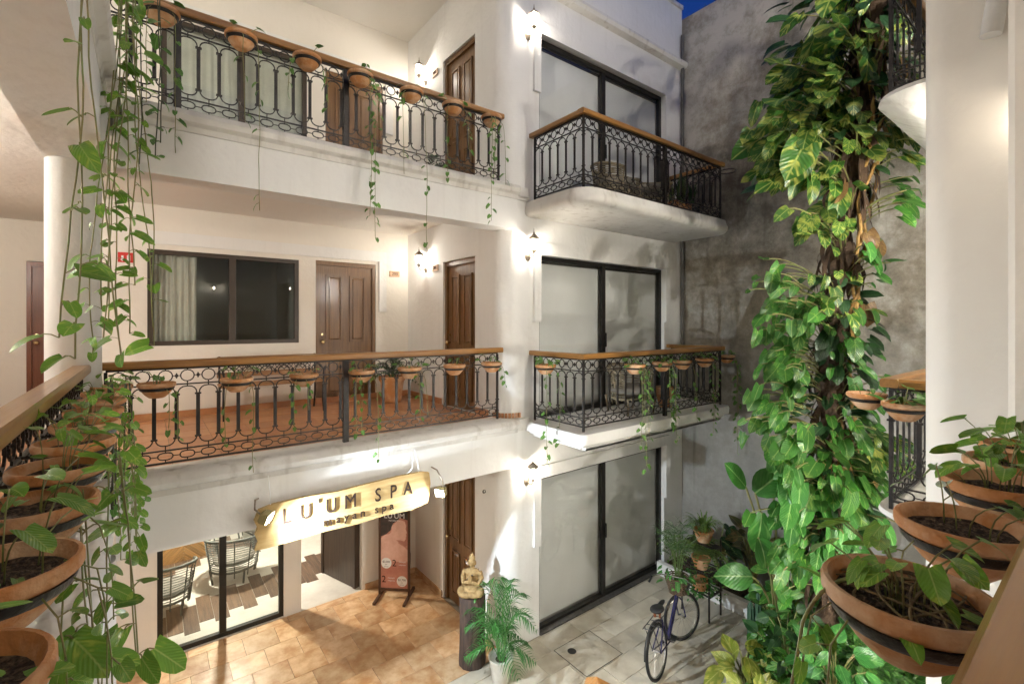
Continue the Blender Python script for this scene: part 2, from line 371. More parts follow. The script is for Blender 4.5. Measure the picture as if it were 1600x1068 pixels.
        fs = [(2*i, 2*i+1, 2*i+3, 2*i+2) for i in range(m-1)]
        o = len(s.v); s.v += [tuple(q) for q in vs]; s.uv += uv; s.f += [tuple(i+o for i in f) for f in fs]
        return s
    def xf(s, mtx):
        s.v = [tuple(mtx @ Vector(p)) for p in s.v]; return s
    def join(s, o, mtx=None):
        vs = [tuple(mtx @ Vector(p)) for p in o.v] if mtx else o.v
        return s.add(vs, o.f)
    def mesh(s, name, material, smooth=False):
        me = bpy.data.meshes.new(name); me.from_pydata(s.v, [], s.f)
        if s.uv is not None:
            lay = me.uv_layers.new(name='UVMap'); vi = [0]*len(me.loops); me.loops.foreach_get('vertex_index', vi)
            flat = []
            for i in vi: flat += s.uv[i]
            lay.data.foreach_set('uv', flat)
        me.materials.append(material)
        if smooth is True: me.polygons.foreach_set('use_smooth', [True]*len(me.polygons))
        me.update()
        if smooth == 'auto':
            me.polygons.foreach_set('use_smooth', [True]*len(me.polygons))
            try: me.set_sharp_from_angle(angle=R(38))
            except Exception: pass
        return me
    def build(s, name, material, parent=None, smooth=False, loc=None, world=False):
        return obj(name, s.mesh(name, material, smooth), parent, loc, world=world)
def heartp(t):
    return max(0.0, (1 - t)) ** .62 * (0.72 + 1.15 * t) if t < 1 else 0.0
LEAFPROF = {'heart': lambda t: min(1.15, ((1 - t) ** .60) * (.80 + 1.0*t)) if t < 1 else 0.,
            'oval': lambda t: math.sin(PI * min(1, .06 + .94*t)) ** .75 if t < 1 else 0.,
            'lance': lambda t: math.sin(PI * min(1, .08 + .92*t ** .8)) if t < 1 else 0.}
COL = sc.collection.objects
def wl(o):
    v = Vector((0,0,0))
    while o is not None: v += o.location; o = o.parent
    return v
def obj(name, me, parent=None, loc=None, rot=None, scale=None, world=False):
    o = bpy.data.objects.new(name, me); COL.link(o)
    if parent: o.parent = parent
    if loc is not None: o.location = loc
    if world and parent: o.location = -wl(parent)
    if rot is not None: o.rotation_euler = rot
    if scale is not None: o.scale = scale
    return o
def tag(o, label=None, cat=None, group=None, kind=None):
    if label: o['label'] = label
    if cat: o['category'] = cat
    if group: o['group'] = group
    if kind: o['kind'] = kind
    return o
def thing(name, label, cat, loc=(0,0,0), rz=0, group=None):
    o = bpy.data.objects.new(name, None); COL.link(o); o.empty_display_size = .1
    o.location = loc; o.rotation_euler = (0, 0, rz)
    return tag(o, label, cat, group)
def bezier(p0, p1, p2, n=8):
    p0, p1, p2 = Vector(p0), Vector(p1), Vector(p2)
    return [p0*(1-t)**2 + p1*2*t*(1-t) + p2*t*t for t in [i/n for i in range(n+1)]]
# ================================================================== the far wing: walls, slabs, doors, windows
def wall_x(mb, x0, x1, y0, y1, z0, z1, ops=()):
    """wall along X, ops = (xa, xb, za, zb) openings"""
    xs = sorted(set([x0, x1] + [o[0] for o in ops] + [o[1] for o in ops]))
    for a, b in zip(xs[:-1], xs[1:]):
        segs = [(z0, z1)]
        for o in ops:
            if o[0] <= a + 1e-6 and o[1] >= b - 1e-6:
                ns = []
                for (s, t) in segs:
                    if o[2] > s + 1e-4: ns.append((s, min(t, o[2])))
                    if o[3] < t - 1e-4: ns.append((max(s, o[3]), t))
                segs = ns
        for (s, t) in segs: mb.box(a, b, y0, y1, s, t)
    return mb
def wall_y(mb, y0, y1, x0, x1, z0, z1, ops=()):
    t = wall_x(MB(), y0, y1, -x1, -x0, z0, z1, ops)
    t.xf(Matrix.Rotation(PI/2, 4, 'Z')); mb.add(t.v, t.f); return mb
def edge_profile(base, f, low, back):
    """(out, z) outline of a gallery edge: curb with bullnose over a plain fascia"""
    curb = [(back, base+.035), (f-.02, base+.035), (f-.065, base+.012), (f-.085, base-.03), (f-.07, base-.075), (f-.02, base-.10), (f-.01, base-.15), (back, base-.15)]
    fas = [(back, base-.152), (f, base-.152), (f, low), (back, low)]
    return curb, fas

wing = thing('hotel_wing', 'white three-storey hotel wing with open galleries and wooden doors across the courtyard', 'building')
# walls
b = MB()
wall_x(b, -.62, 3.72, 7.6, 7.75, 0, 2.8, [(.1, 1.6, .02, 2.5), (1.84, 2.78, 0, 2.36)])
b.build('ground_wall', WALLS2, wing)
b = MB(); wall_x(b, -.9, 3.72, 7.9, 8.05, M, 5.93, [(0, 1.88, 4.05, 5.34), (2.13, 3.12, M, 5.36)]); b.build('gallery_wall', WALLS2, wing)
b = MB(); wall_x(b, -.9, 3.72, 7.9, 8.05, U, 9.4, [(.15, 2.0, 7.2, 8.5), (2.28, 3.25, U, 8.45)]); b.build('gallery_wall', WALLS2, wing)
b = MB(); wall_y(b, 5.36, 8.05, 3.72, 3.9, 0, 10.1, [(5.70, 6.62, 0, 2.3), (5.70, 6.62, M, 5.32), (5.70, 6.62, U, 8.5)]); b.build('side_wall', WALL, wing)
arc = [(3.98 + .26*math.cos(a), 5.26 + .26*math.sin(a)) for a in [PI + PI/2*i/10 for i in range(11)]]
b = MB(); b.prism([(3.72, 5.36)] + arc + [(4.33, 5.0), (4.33, 5.36)], 'z', 0, 10.1); b.build('corner_pillar', WALL, wing, smooth='auto')
b = MB(); wall_x(b, 4.33, 7.8, 5.0, 5.2, 0, 10.1, [(4.33, 7.25, 0.0, 2.2), (4.33, 7.25, 3.02, 5.3), (4.33, 7.25, 6.0, 8.37)]); b.build('facade_wall', WALL, wing)
# cornice under the parapet and parapet cap
b = MB(); b.prism([(4.999, 8.98), (4.90, 9.0), (4.87, 9.04), (4.87, 9.08), (4.93, 9.11), (4.999, 9.12)], 'x', 4.0, 7.79); b.build('cornice', TRIM, wing)
b = MB(); b.box(3.7, 7.79, 4.96, 5.4, 10.1, 10.16); b.build('parapet_cap', TRIM, wing)
for (t, lo) in ((2.2, 1.27), (5.3, 4.37), (8.37, 7.55)):
    b = MB(); b.box(4.21, 7.37, 4.955, 4.998, t, t+.17); b.box(4.21, 4.33, 4.955, 4.998, lo, t-.001); b.box(7.25, 7.37, 4.955, 4.998, lo, t-.001)
    b.build('window_surround', WALL, wing)
# raised plaster band round window and door of the middle and upper galleries
for (base, xe, top) in ((M, 3.30, 5.36), (U, 3.42, 8.5)):
    b = MB(); b.box(-.05, xe, 7.865, 7.898, top+.05, top+.22); b.box(xe-.13, xe, 7.865, 7.898, base+1.5, top+.049); b.build('plaster_band', WALL, wing)
# gallery edges (facade side)
for (base, low) in ((M, 2.44), (U, 5.60)):
    cu, fa = edge_profile(base, 4.95, low, 5.24)
    MB().prism(cu, 'x', -.16, 3.9).build('gallery_curb', TRIM, wing, smooth='auto')
    MB().prism(fa, 'x', -.20, 3.9).build('gallery_beam', WALL, wing)
# small cornice where beam meets pillar
b = MB()
for base in (M, U):
    for k, (o, z0, z1) in enumerate(((.055, -.10, .02), (.03, -.14, -.10))):
        b.prism([(3.90, 4.997), (3.90, 5.0-o), (4.12, 5.0-o), (4.12, 4.997)], 'z', base+z0, base+z1)
b.build('pillar_band', TRIM, wing)
# floors and ceilings of the galleries
MB().box(-.619, 3.72, 5.241, 8.05, M-.22, M-.002).build('gallery_slab', CEIL, wing)
MB().box(-.619, 3.72, 5.241, 8.05, U-.22, U-.002).build('gallery_slab', CEIL, wing)
MB().box(-.619, 3.9, 4.6, 8.05, 9.4, 9.6).build('gallery_ceiling', CEIL, wing)
MB().box(-.9, 3.72, 4.65, 4.95, 9.0, 9.399).build('roof_beam', WALL, wing)
# gallery floor tiles, middle floor
tile_me = {}
def tiles(parent, x0, x1, y0, y1, z, sx, sy, m, gap=.006, thick=.02, stagger=0, name='tile', skip=None, jit=.0015):
    key = (sx, sy, m.name)
    if key not in tile_me: tile_me[key] = MB().bbox(gap/2, sx-gap/2, gap/2, sy-gap/2, -thick, 0, .002).mesh(name, m)
    ny = int(math.ceil((y1-y0)/sy - 1e-6))
    for j in range(ny):
        off = stagger * sx if j % 2 else 0
        nx = int(math.ceil((x1-x0+off)/sx - 1e-6))
        for i in range(nx):
            xa = x0 - off + i*sx; ya = y0 + j*sy
            a, c = max(xa, x0), min(xa+sx, x1)
            if c - a < .03 or min(ya+sy, y1)-ya < .03: continue
            if skip and skip((a+c)/2, ya+sy/2): continue
            o = obj(name, tile_me[key], parent, (a, ya, z + random.uniform(-jit, jit)))
            o.scale = ((c-a)/sx, min(1, (y1-ya)/sy), 1)
gf = tag(MB().box(-.618, 3.70, 5.245, 7.89, M, M+.008).build('gallery_floor', GROUT), 'terracotta tiled floor of the middle gallery', None, None, 'structure')
tiles(gf, -.617, 3.70, 5.25, 7.88, M+.018, .40, .40, TILEF, thick=.012)
b = MB(); b.box(-.9, 3.70, 7.875, 7.899, M+.02, M+.11); b.box(3.695, 3.719, 6.66, 7.874, M+.02, M+.11); b.box(3.695, 3.719, 5.36, 5.66, M+.02, M+.11)
b.build('skirting', TILEF, wing)
b = MB(); b.box(2.82, 3.70, 7.578, 7.599, .01, .10); b.box(3.697, 3.719, 6.66, 7.577, .01, .10); b.build('skirting', OTILE, wing)
b = MB()
for i in range(9):
    a = PI*1.02 + PI/2*i/9; a2 = a + .13
    b.prism([(3.98+.262*math.cos(a), 5.26+.262*math.sin(a)), (3.98+.262*math.cos(a2), 5.26+.262*math.sin(a2)), (3.98+.278*math.cos(a2), 5.26+.278*math.sin(a2)), (3.98+.278*math.cos(a), 5.26+.278*math.sin(a))], 'z', M+.036, M+.10)
b.build('skirting', TILEF, wing)

# ---- doors
def panel_door(parent, w, h, m, knob_side, label=None, four=True):
    """door in local coords: width along +X from 0, front face towards -Y"""
    leaf = MB().box(.05, w-.05, 0, .045, 0, h-.06).build('door', m, parent)
    if label: leaf['label'] = label
    f = MB(); f.box(0, .055, -.035, .06, 0, h); f.box(w-.055, w, -.035, .06, 0, h); f.box(.055, w-.055, -.035, .06, h-.07, h); f.build('door_frame', m, leaf)
    lw = w - .1; pw = (lw - .36) / 2
    rows = ((.14, .36*h), (.36*h + .16, h-.22)) if four else ((.14, h-.22),)
    for (za, zb) in rows:
        for k in range(2):
            x = .05 + .12 + k*(pw+.12)
            p = MB()
            for (i0, ya) in ((0, -.012), ):
                p.box(x, x+pw, -.004, .0, za, zb)
            fr = .028
            p.box(x, x+fr, -.02, -.0041, za, zb); p.box(x+pw-fr, x+pw, -.02, -.0041, za, zb); p.box(x+fr, x+pw-fr, -.02, -.0041, za, za+fr); p.box(x+fr, x+pw-fr, -.02, -.0041, zb-fr, zb)
            q = .06
            p.v += []; vs = [(x+fr+.015, -.0045, za+fr+.015), (x+pw-fr-.015, -.0045, za+fr+.015), (x+pw-fr-.015, -.0045, zb-fr-.015), (x+fr+.015, -.0045, zb-fr-.015),
                  (x+q, -.018, za+q), (x+pw-q, -.018, za+q), (x+pw-q, -.018, zb-q), (x+q, -.018, zb-q)]
            p.add(vs, [(4,5,6,7), (0,1,5,4), (1,2,6,5), (2,3,7,6), (3,0,4,7)])
            p.build('door_panel', m, leaf)
    kx = .05 + .06 if knob_side < 0 else w - .11
    k = MB().lathe([(.008, 0), (.008, .03), (.028, .045), (.033, .06), (.025, .078), (.0, .082)], 12)
    k.xf(Matrix.Translation((kx, -.001, 1.0)) @ Matrix.Rotation(PI/2, 4, 'X')); k.build('knob', mat('brass', (.62, .47, .25), .25, metal=.9), leaf, smooth=True)
    k = MB().lathe([(.02, 0), (.02, .012), (.0, .014)], 10); k.xf(Matrix.Translation((kx, -.001, 1.12)) @ Matrix.Rotation(PI/2, 4, 'X')); k.build('lock', MATS['brass'], leaf)
    return leaf
def place(o, loc, rz): o.location = loc; o.rotation_euler = (0, 0, rz); return o
place(panel_door(wing, .99, 2.31, DOORW, -1), (2.13, 7.95, M+.001), 0)
place(panel_door(wing, .97, 2.30, DOORW, -1), (2.28, 7.95, U+.001), 0)
for (z, h) in ((.012, 2.28), (M+.001, 2.265), (U+.001, 2.345)):
    place(panel_door(wing, .92, h, DOORW, -1), (3.79, 6.62, z), -PI/2)
# the spa's dark door leaf, standing open into the room
place(panel_door(wing, .92, 2.3, DOORD, 1, 'dark carved door leaf standing open at the spa doorway'), (2.74, 7.72, .012), R(108))

# ---- windows
def sliding_window(name, x0, x1, z0, z1, y, split, frame_m, bar=.05, dep=.06, glass=GLASS, depth=.02):
    f = MB(); f.box(x0, x0+bar, y, y+dep, z0, z1); f.box(x1-bar, x1, y, y+dep, z0, z1); f.box(x0+bar, x1-bar, y, y+dep, z1-bar, z1); f.box(x0+bar, x1-bar, y, y+dep, z0, z0+bar)
    f.box(split-bar*.7, split+bar*.7, y+.004, y+dep-.004, z0+bar, z1-bar)
    fo = f.build(name, frame_m, wing)
    for (a, c, yy) in ((x0+bar, split-bar*.7, y+.02), (split+bar*.7, x1-bar, y+.035)):
        MB().box(a, c, yy, yy+.005, z0+bar, z1-bar).build('pane', glass, fo)
    return fo
SL = []
for (z0, z1) in ((0.012, 2.2), (3.03, 5.3), (6.01, 8.37)):
    fo = sliding_window('sliding_door', 4.332, 7.249, z0, z1, 5.06, 5.74, FRAME, .055, .07, GLASSD)
    MB().bbox(5.755, 5.775, 5.03, 5.06, z0+.95, z0+1.17, .004).build('handle', FRAME, fo)
    b = MB()                                    # roller blind hanging behind the glass
    for (xa, xb) in ((4.40, 5.71), (5.745, 7.22)):
        n = 26; vs = []; fs = []
        for i in range(n+1):
            x = xa + (xb-xa)*i/n; yy = 5.165 + .0015*math.sin(i*.5)
            vs += [(x, yy, z0+.07), (x, yy, z1-.09)]
        fs = [(2*i, 2*i+2, 2*i+3, 2*i+1) for i in range(n)]
        bb = MB().add(vs, fs); bb.build('blind', BLIND, fo, smooth=True)
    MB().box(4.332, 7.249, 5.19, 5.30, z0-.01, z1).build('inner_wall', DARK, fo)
    MB().box(4.40, 7.22, 5.132, 5.16, z1-.088, z1-.058).build('blind_rail', FRAME, fo)
b = MB(); b.box(4.333, 7.248, 4.97, 5.058, .011, .03); b.build('door_sill', mat('dark_stone', (.045, .04, .035), .4, (.1, .09, .08), 20), wing)
fo = sliding_window('spa_window', .1, 1.6, .02, 2.5, 7.63, .83, FRAME, .06, .07)
# middle gallery window with a curtain drawn to one side; dark room behind
fo = sliding_window('gallery_window', .0, 1.88, 4.05, 5.34, 7.915, .98, FRAMEB, .06, .07)
def curtain(parent, x0, x1, y, z0, z1, waves, amp):
    n = waves*8; vs = []; fs = []
    for i in range(n+1):
        x = x0 + (x1-x0)*i/n; ph = i/n*waves*2*PI
        for j, t in enumerate((0, .5, 1)):
            vs.append((x + .01*math.sin(ph*.5+t), y + amp*math.sin(ph)*(1-.35*t) + amp*.4*math.sin(ph*.37), z0 + (z1-z0)*t))
    for i in range(n):
        for j in range(2): fs.append((i*3+j, i*3+3+j, i*3+4+j, i*3+1+j))
    return MB().add(vs, fs).build('curtain', CURT, parent, smooth=True)
curtain(fo, .07, .55, 8.09, 4.06, 5.33, 6, .03)
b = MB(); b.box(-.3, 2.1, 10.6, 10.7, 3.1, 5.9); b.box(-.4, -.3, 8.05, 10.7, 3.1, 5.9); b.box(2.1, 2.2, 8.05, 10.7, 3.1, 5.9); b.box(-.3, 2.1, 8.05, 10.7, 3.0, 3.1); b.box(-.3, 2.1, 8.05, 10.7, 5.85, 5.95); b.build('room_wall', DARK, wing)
fo = sliding_window('gallery_window', .15, 2.0, 7.2, 8.5, 7.915, 1.1, FRAMEB, .06, .07)
curtain(fo, .2, 1.96, 8.06, 7.2, 8.49, 16, .007)
MB().box(.15, 2.0, 8.12, 8.16, 7.15, 8.55).build('inner_wall', CURT, fo)
# number plaques
def txt(body, size, m, parent, name='lettering', ext=.002, align='CENTER', sx=1., bold=False, shear=0.):
    c = bpy.data.curves.new(name, 'FONT'); c.body = body; c.size = size; c.extrude = ext; c.align_x = align; c.align_y = 'CENTER'; c.shear = shear; c.resolution_u = 3
    if bold: c.offset = size*.012
    t = bpy.data.objects.new(name, c); COL.link(t)
    dg = bpy.context.evaluated_depsgraph_get()
    me = bpy.data.meshes.new_from_object(t.evaluated_get(dg)); bpy.data.objects.remove(t)
    me.materials.clear(); me.materials.append(m); me.name = name
    o = obj(name, me, parent); o.scale = (sx, 1, 1); return o
PLQ = mat('plaque_clay', (.50, .30, .18), .7, (.62, .44, .30), 40, .2)
INK = mat('dark_ink', (.035, .022, .016), .95, spec=.05)
def plaque(num, loc, rz, label):
    p = thing('number_plaque', label, 'plaque', loc, rz, 'room number plaques')
    MB().bbox(-.095, .095, 0, .02, -.05, .05, .006).build('tile_plate', PLQ, p)
    t = txt(num, .075, INK, p); t.location = (0, -.002, 0); t.rotation_euler = (PI/2, 0, 0)
    return p
plaque('200', (3.46, 7.878, 5.22), 0, 'clay plaque reading 200 to the right of the middle gallery door')
plaque('201', (3.70, 6.86, 5.25), -PI/2, 'clay plaque reading 201 between wall lantern and middle gallery side door')
plaque('300', (3.70, 6.88, 8.42), -PI/2, 'clay plaque beside the side door of the upper gallery')
s = thing('fire_sign', 'small red fire extinguisher sign on cream wall behind the hanging vines', 'sign', (-.22, 7.878, 5.2), 0)
RED = mat('sign_red', (.55, .03, .02), .5); WHT = mat('sign_white', (.8, .8, .78), .5)
s.scale = (.75, 1, .75)
MB().box(-.105, .105, 0, .018, -.085, .085).build('plate', RED, s)
b = MB(); b.box(-.06, -.03, -.003, -.0005, -.05, .03); b.prism([(-.075, -.035), (-.015, -.035), (-.045, -.07)], 'y', -.003, -.0005); b.box(.015, .06, -.003, -.0005, -.06, .035); b.box(.028, .047, -.003, -.0005, .036, .055); b.build('pictogram', WHT, s)

# ---- left wing: beam, walkway, end wall with a door
lw_ = thing('side_wing', 'white side wing with a walkway, round column and a corridor door', 'building')
for (base, low) in ((M, 2.44), (U, 5.60)):
    cu, fa = edge_profile(base, .25, low, .62)
    cu = [(-p[0], p[1]) for p in cu]; fa = [(-p[0], p[1]) for p in fa]
    MB().prism(cu, 'y', -1.2, 5.23).build('gallery_curb', TRIM, lw_, smooth='auto')
    MB().prism(fa, 'y', -1.2, 5.22).build('gallery_beam', WALL, lw_)
MB().box(-2.6, -.62, -1.2, 10.4, M-.22, M).build('walkway_slab', TILEF, lw_)
MB().box(-2.6, -.62, -1.2, 10.4, U-.22, U).build('walkway_slab', CEIL, lw_)
MB().box(-2.6, -.62, -1.2, 10.4, 9.4, 9.6).build('walkway_ceiling', CEIL, lw_)
MB().box(-2.8, -2.6, -3.2, 10.5, 0, 9.9).build('corridor_wall', WALLS2, lw_)
b = MB(); wall_x(b, -2.6, -.3, 10.3, 10.45, M, 5.93, [(-1.47, -.6, M, 5.31)]); b.build('end_wall', WALLS2, lw_)
MB().box(-2.6, -.3, 10.3, 10.45, U, 9.4).build('end_wall', WALLS2, lw_)
MB().box(-2.6, -.3, 10.3, 10.45, 0, M-.22).build('end_wall', WALLS2, lw_)
MB().box(-.9, -.75, 8.05, 10.3, 0, 9.4).build('return_wall', WALLS2, lw_)
REDW = mat_wood('red_door_wood', (.22, .065, .022), (.13, .036, .012), .38, 2, 2.0, coat=.2)
place(panel_door(lw_, .87, 2.25, REDW, -1), (-1.47, 10.34, M+.001), 0)
for (z0, z1, r, x) in ((0, 2.44, .2, -.40), (M+.03, 5.60, .168, -.455), (U+.03, 9.4, .168, -.455)):
    MB().lathe([(r, z0), (r, z1)], 28, (x, 5.03, 0)).build('column', WALL, lw_, smooth='auto')

# ---- the near wing on our side: wall, slab under us, column and the neighbouring balconies
nw = thing('near_wing', 'white near wing with square columns beside the potted railing', 'building')
cr = [(3.76 + .16*math.cos(a), .585 + .16*math.sin(a)) for a in [PI - PI/2*i/8 for i in range(9)]]
MB().prism([(3.6, -2.2)] + cr + [(4.15, .745), (4.15, -2.2)], 'z', 0, 10.0).build('column', WALLS2, nw, smooth='auto')
b = MB(); b.prism([(2.92, -.6), (2.92, .29), (2.94, .312), (3.06, .312), (3.09, .29), (3.09, -.6)], 'z', M, 10.0); b.build('pilaster', WALLS2, nw, smooth='auto')
MB().box(4.15, 7.8, -.3, .05, 0, 10.0).build('facade_wall', WALL, nw)
MB().box(-2.8, 3.6, -2.4, -2.2, 0, 10.0).build('back_wall', WALLS2, nw)
MB().box(-.62, 3.6, -2.2, -.02, M-.22, M).build('walkway_slab', TILEF, nw)
MB().box(-.62, 3.6, -2.2, -.02, U-.22, U).build('walkway_slab', CEIL, nw)
MB().box(-.62, 3.6, -2.2, .12, 9.4, 9.6).build('walkway_ceiling', CEIL, nw)
for base, low in ((M, 2.44), (U, 5.60)):
    MB().box(-.16, 3.599, -.02, .16, low, base+.03).build('gallery_beam', WALL, nw)
d_ = at(1541, 20, 2.45)
b = MB(); b.tube([(3.62, d_.y-.06, d_.z+.6), (3.60, d_.y-.04, d_.z+.25), (3.58, d_.y-.015, d_.z+.05), (3.57, d_.y, d_.z-.07)], .045, 12); b.build('drain_spout', TRIM, nw, smooth='auto')

# ---- balconies
def rounded(x0, x1, y0, y1, r, off, n=7):
    """outline with rounded front corners (y0 is the front)"""
    P = []
    x0 -= off; x1 += off; y0 -= off; r = r + off
    for i in range(n+1):
        a = PI + PI/2*i/n; P.append((x0 + r + r*math.cos(a), y0 + r + r*math.sin(a)))
    for i in range(n+1):
        a = 1.5*PI + PI/2*i/n; P.append((x1 - r + r*math.cos(a), y0 + r + r*math.sin(a)))
    P += [(x1, y1), (x0, y1)]
    return P
def slab(name, parent, x0, x1, y0, y1, r, levels, m):
    vs = []; fs = []; n = None
    for (z, off) in levels:
        P = rounded(x0, x1, y0, y1, r, off); n = len(P); vs += [(p[0], p[1], z) for p in P]
    for k in range(len(levels)-1):
        for i in range(n):
            j = (i+1) % n; fs.append((k*n+i, k*n+j, (k+1)*n+j, (k+1)*n+i))
    fs.append(tuple(range(n-1, -1, -1))); fs.append(tuple((len(levels)-1)*n + i for i in range(n)))
    return MB().add(vs, fs).build(name, m, parent, smooth='auto')
slab('balcony_slab', wing, 4.12, 7.46, 3.96, 4.999, .05, [(2.80, -.10), (2.84, -.10), (2.845, -.04), (2.89, -.01), (2.895, .04), (2.985, .05), (3.02, .035)], WALL)
slab('balcony_slab', wing, 4.10, 7.55, 3.92, 4.999, .28, [(5.80, -.04), (5.815, .0), (5.85, .025), (5.90, .03), (5.95, .01), (6.0, .0)], TRIM)
for z in (3.0, 6.0):
    slab('balcony_slab', nw, 4.17, 7.3, -1.12, -.051, .25, [(z-.2, -.25), (z-.06, -.02), (z-.03, .03), (z, .02)], TRIM).rotation_euler = (0, 0, 0)
for o in [o for o in nw.children if o.name.startswith('balcony_slab')]:
    o.scale = (1, -1, 1)

# ---- end wall
ew = tag(MB().box(7.8, 8.1, -2.0, 5.6, 0, 9.93).build('boundary_wall', CONC), 'tall stained grey concrete boundary wall closing the end of the courtyard', 'wall')

# ---- ground
cf = tag(MB().box(-40, 40, -40, 40, -.3, -.012).build('courtyard_floor', GROUT), 'pale travertine courtyard paving', None, None, 'structure')
tiles(cf, 1.2, 7.05, 1.6, 4.99, .004, .61, .305, STONE, gap=.006, thick=.016, stagger=.5)
tf = tag(MB().box(-2.4, 3.72, 4.995, 7.6, -.011, .002).build('terrace_floor', mat('terrace_grout', (.36, .23, .125), .9, (.26, .16, .09), 8, .2)), 'orange marble terrace floor in front of the spa', None, None, 'structure')
tiles(tf, -1.2, 3.70, 5.0, 7.6, .014, .405, .405, OTILE, gap=.004, thick=.012, stagger=.5)
MB().box(-1.2, 3.72, 4.80, 4.993, -.011, .016).build('edge_strip', STONE, tf)
# drain cover let into the paving
DR = mat('drain_black', (.02, .018, .015), .6)
c0 = gpt(885, 1010)
dc = thing('drain_cover', 'square paving lid with round dark drain in the courtyard floor', 'drain cover', (4.62, 4.35, .007))
for (a, c, e, f_) in ((-.34, .34, -.30, -.293), (-.34, .34, .293, .30), (-.34, -.333, -.293, .293), (.333, .34, -.293, .293)):
    MB().box(a, c, e, f_, 0, .003).build('joint', DR, dc)
MB().box(-.333, .333, -.293, .293, -.002, .0015).build('lid', STONE, dc)
MB().lathe([(.0, .002), (.055, .002), (.06, .005), (.0, .005)], 16, (-.16, .14, 0)).build('drain', DR, dc)

# ---- spa room
room = thing('spa_room', 'bright spa lounge behind the ground floor glass, white walls and planked floor', 'room')
b = MB(); b.box(-.9, 4.6, 11.6, 11.7, 0, 2.8); b.box(-.9, -.75, 7.75, 11.6, 0, 2.8); b.box(4.5, 4.6, 7.75, 11.6, 0, 2.8); b.build('room_wall', mat('room_white', (.78, .75, .70), .8), room)
MB().box(-.9, 4.6, 7.75, 11.6, 2.72, 2.8).build('room_ceiling', MATS['room_white'], room)
MB().box(3.9, 4.6, 7.6, 7.75, 0, 2.8).build('room_wall', MATS['room_white'], room)
sf = tag(MB().box(-.75, 4.5, 7.602, 11.6, -.011, .004).build('spa_floor', mat('pale_stone_floor', (.60, .57, .50), .4, (.50, .46, .40), 3, .05)), 'pale stone floor of the spa lounge with staggered wooden planks', None, None, 'structure')
PLK = mat('floor_plank', (.17, .10, .058), .45, (.085, .05, .03), 2.5, .15, 10, stretch=(14, .9, 14), rnd=.35)
pm = MB().bbox(.002, .188, .002, .78, 0, .006, .001).mesh('plank', PLK)
stg = [.05, .2, .0, .22, .08, .3, .16, .36, .2, .44, .26, .5, .36, .3, .5, .42, .5]
stg0 = [-.1, -.05, .1, .02, .22, .1, .28, .16, .36, .2, .42, .3, .5, .36, .3, .5, .42]
for i in range(17):
    obj('plank', pm, sf, (-.35 + .19*i, 7.85 + stg[i]*.9 + .02*i, .0045))
for i in range(9): obj('plank', pm, sf, (.2 + .19*i, 10.0 + stg[(i*3) % 17], .0045))
# chevron panel of wooden sticks against the back of the lounge
cp = thing('chevron_panel', 'wooden chevron stick panel at the back of the spa lounge', 'wall panel', (-.3, 10.55, .004))
STK = mat_wood('stick_wood', (.42, .22, .07), (.20, .10, .035), .5, 0, 2.0, rnd=.35)
MB().box(-.4, 1.25, .03, .06, 0, 2.2).build('backing', DOORD, cp)
sm_ = MB().bbox(0, .58, -.02, .02, -.016, .016, .003).mesh('stick', STK)
for k in range(4):
    for j in range(-8, 34):
        s_ = 1 if k % 2 == 0 else -1
        o = obj('stick', sm_, cp, (-.4 + .41*k + (0 if s_ > 0 else .41), 0, .03 + j*.05))
        o.rotation_euler = (0, -PI/4 if s_ > 0 else -PI*.75, 0)
# pendant that lights the lounge
pd = thing('pendant_lamp', 'ceiling lamp lighting the spa lounge', 'lamp', (1.05, 9.3, 2.4))
MB().lathe([(.10, .0), (.14, .10), (.05, .18), (.012, .2), (.012, .32)], 16).build('lamp_shade', mat('white_metal', (.75, .75, .72), .4), pd, smooth='auto')
MB().lathe([(.0, -.012), (.09, -.012), (.09, -.002), (.0, -.002)], 16).build('diffuser', mat_emit('lounge_light', (1, .93, .82), 280), pd)
# ================================================================== wrought iron railings
P0 = .158
def ring_pts(rx, rz, n, cz, pw=1.0):
    return [(rx*math.copysign(abs(math.cos(a))**pw, math.cos(a)), 0, cz + rz*math.copysign(abs(math.sin(a))**pw, math.sin(a))) for a in [2*PI*(i+.5)/n for i in range(n)]]
def _ring():
    b = MB(); b.tube(ring_pts(.05, .05, 14, .81), .0065, 4, True)
    b.tube([(0,0,.86), (0,0,.876)], .006, 4); b.tube([(0,0,.76), (0,0,.735)], .006, 4); b.tube([(.05,0,.81), (P0-.05,0,.81)], .005, 4); b.box(P0/2-.011, P0/2+.011, -.011, .011, .799, .821); b.box(P0/2-.005, P0/2+.005, -.007, .007, .787, .833)
    return b.mesh('ring', IRON)
def _oval():
    b = MB(); b.tube(ring_pts(.054, .031, 12, .115, .8), .0065, 4, True)
    b.tube([(0,0,.146), (0,0,.165)], .006, 4); b.tube([(0,0,.084), (0,0,.06)], .006, 4); b.tube([(.054,0,.115), (P0-.054,0,.115)], .005, 4)
    return b.mesh('oval', IRON)
def _arch():
    h = P0/2 - .010; r = .058; pts = []
    zt, zb = .715, .205
    for (cx, cz, a0) in ((h-r, zt-r, 0), (-h+r, zt-r, PI/2), (-h+r, zb+r, PI), (h-r, zb+r, 1.5*PI)):
        for i in range(5):
            a = a0 + PI/2*i/4; pts.append((cx + r*math.cos(a), 0, cz + r*math.sin(a)))
    b = MB(); b.tube(pts, .0068, 4, True); b.tube([(0,0,zt), (0,0,.735)], .006, 4); b.tube([(0,0,zb), (0,0,.165)], .006, 4)
    return b.mesh('arch_loop', IRON)
def _bal():
    b = MB(); x = P0/2; b.box(x-.011, x+.011, -.006, .006, .27, .65)
    for z in (.265, .645): b.box(x-.024, x+.024, -.012, .012, z-.007, z+.007)
    return b.mesh('baluster', IRON)
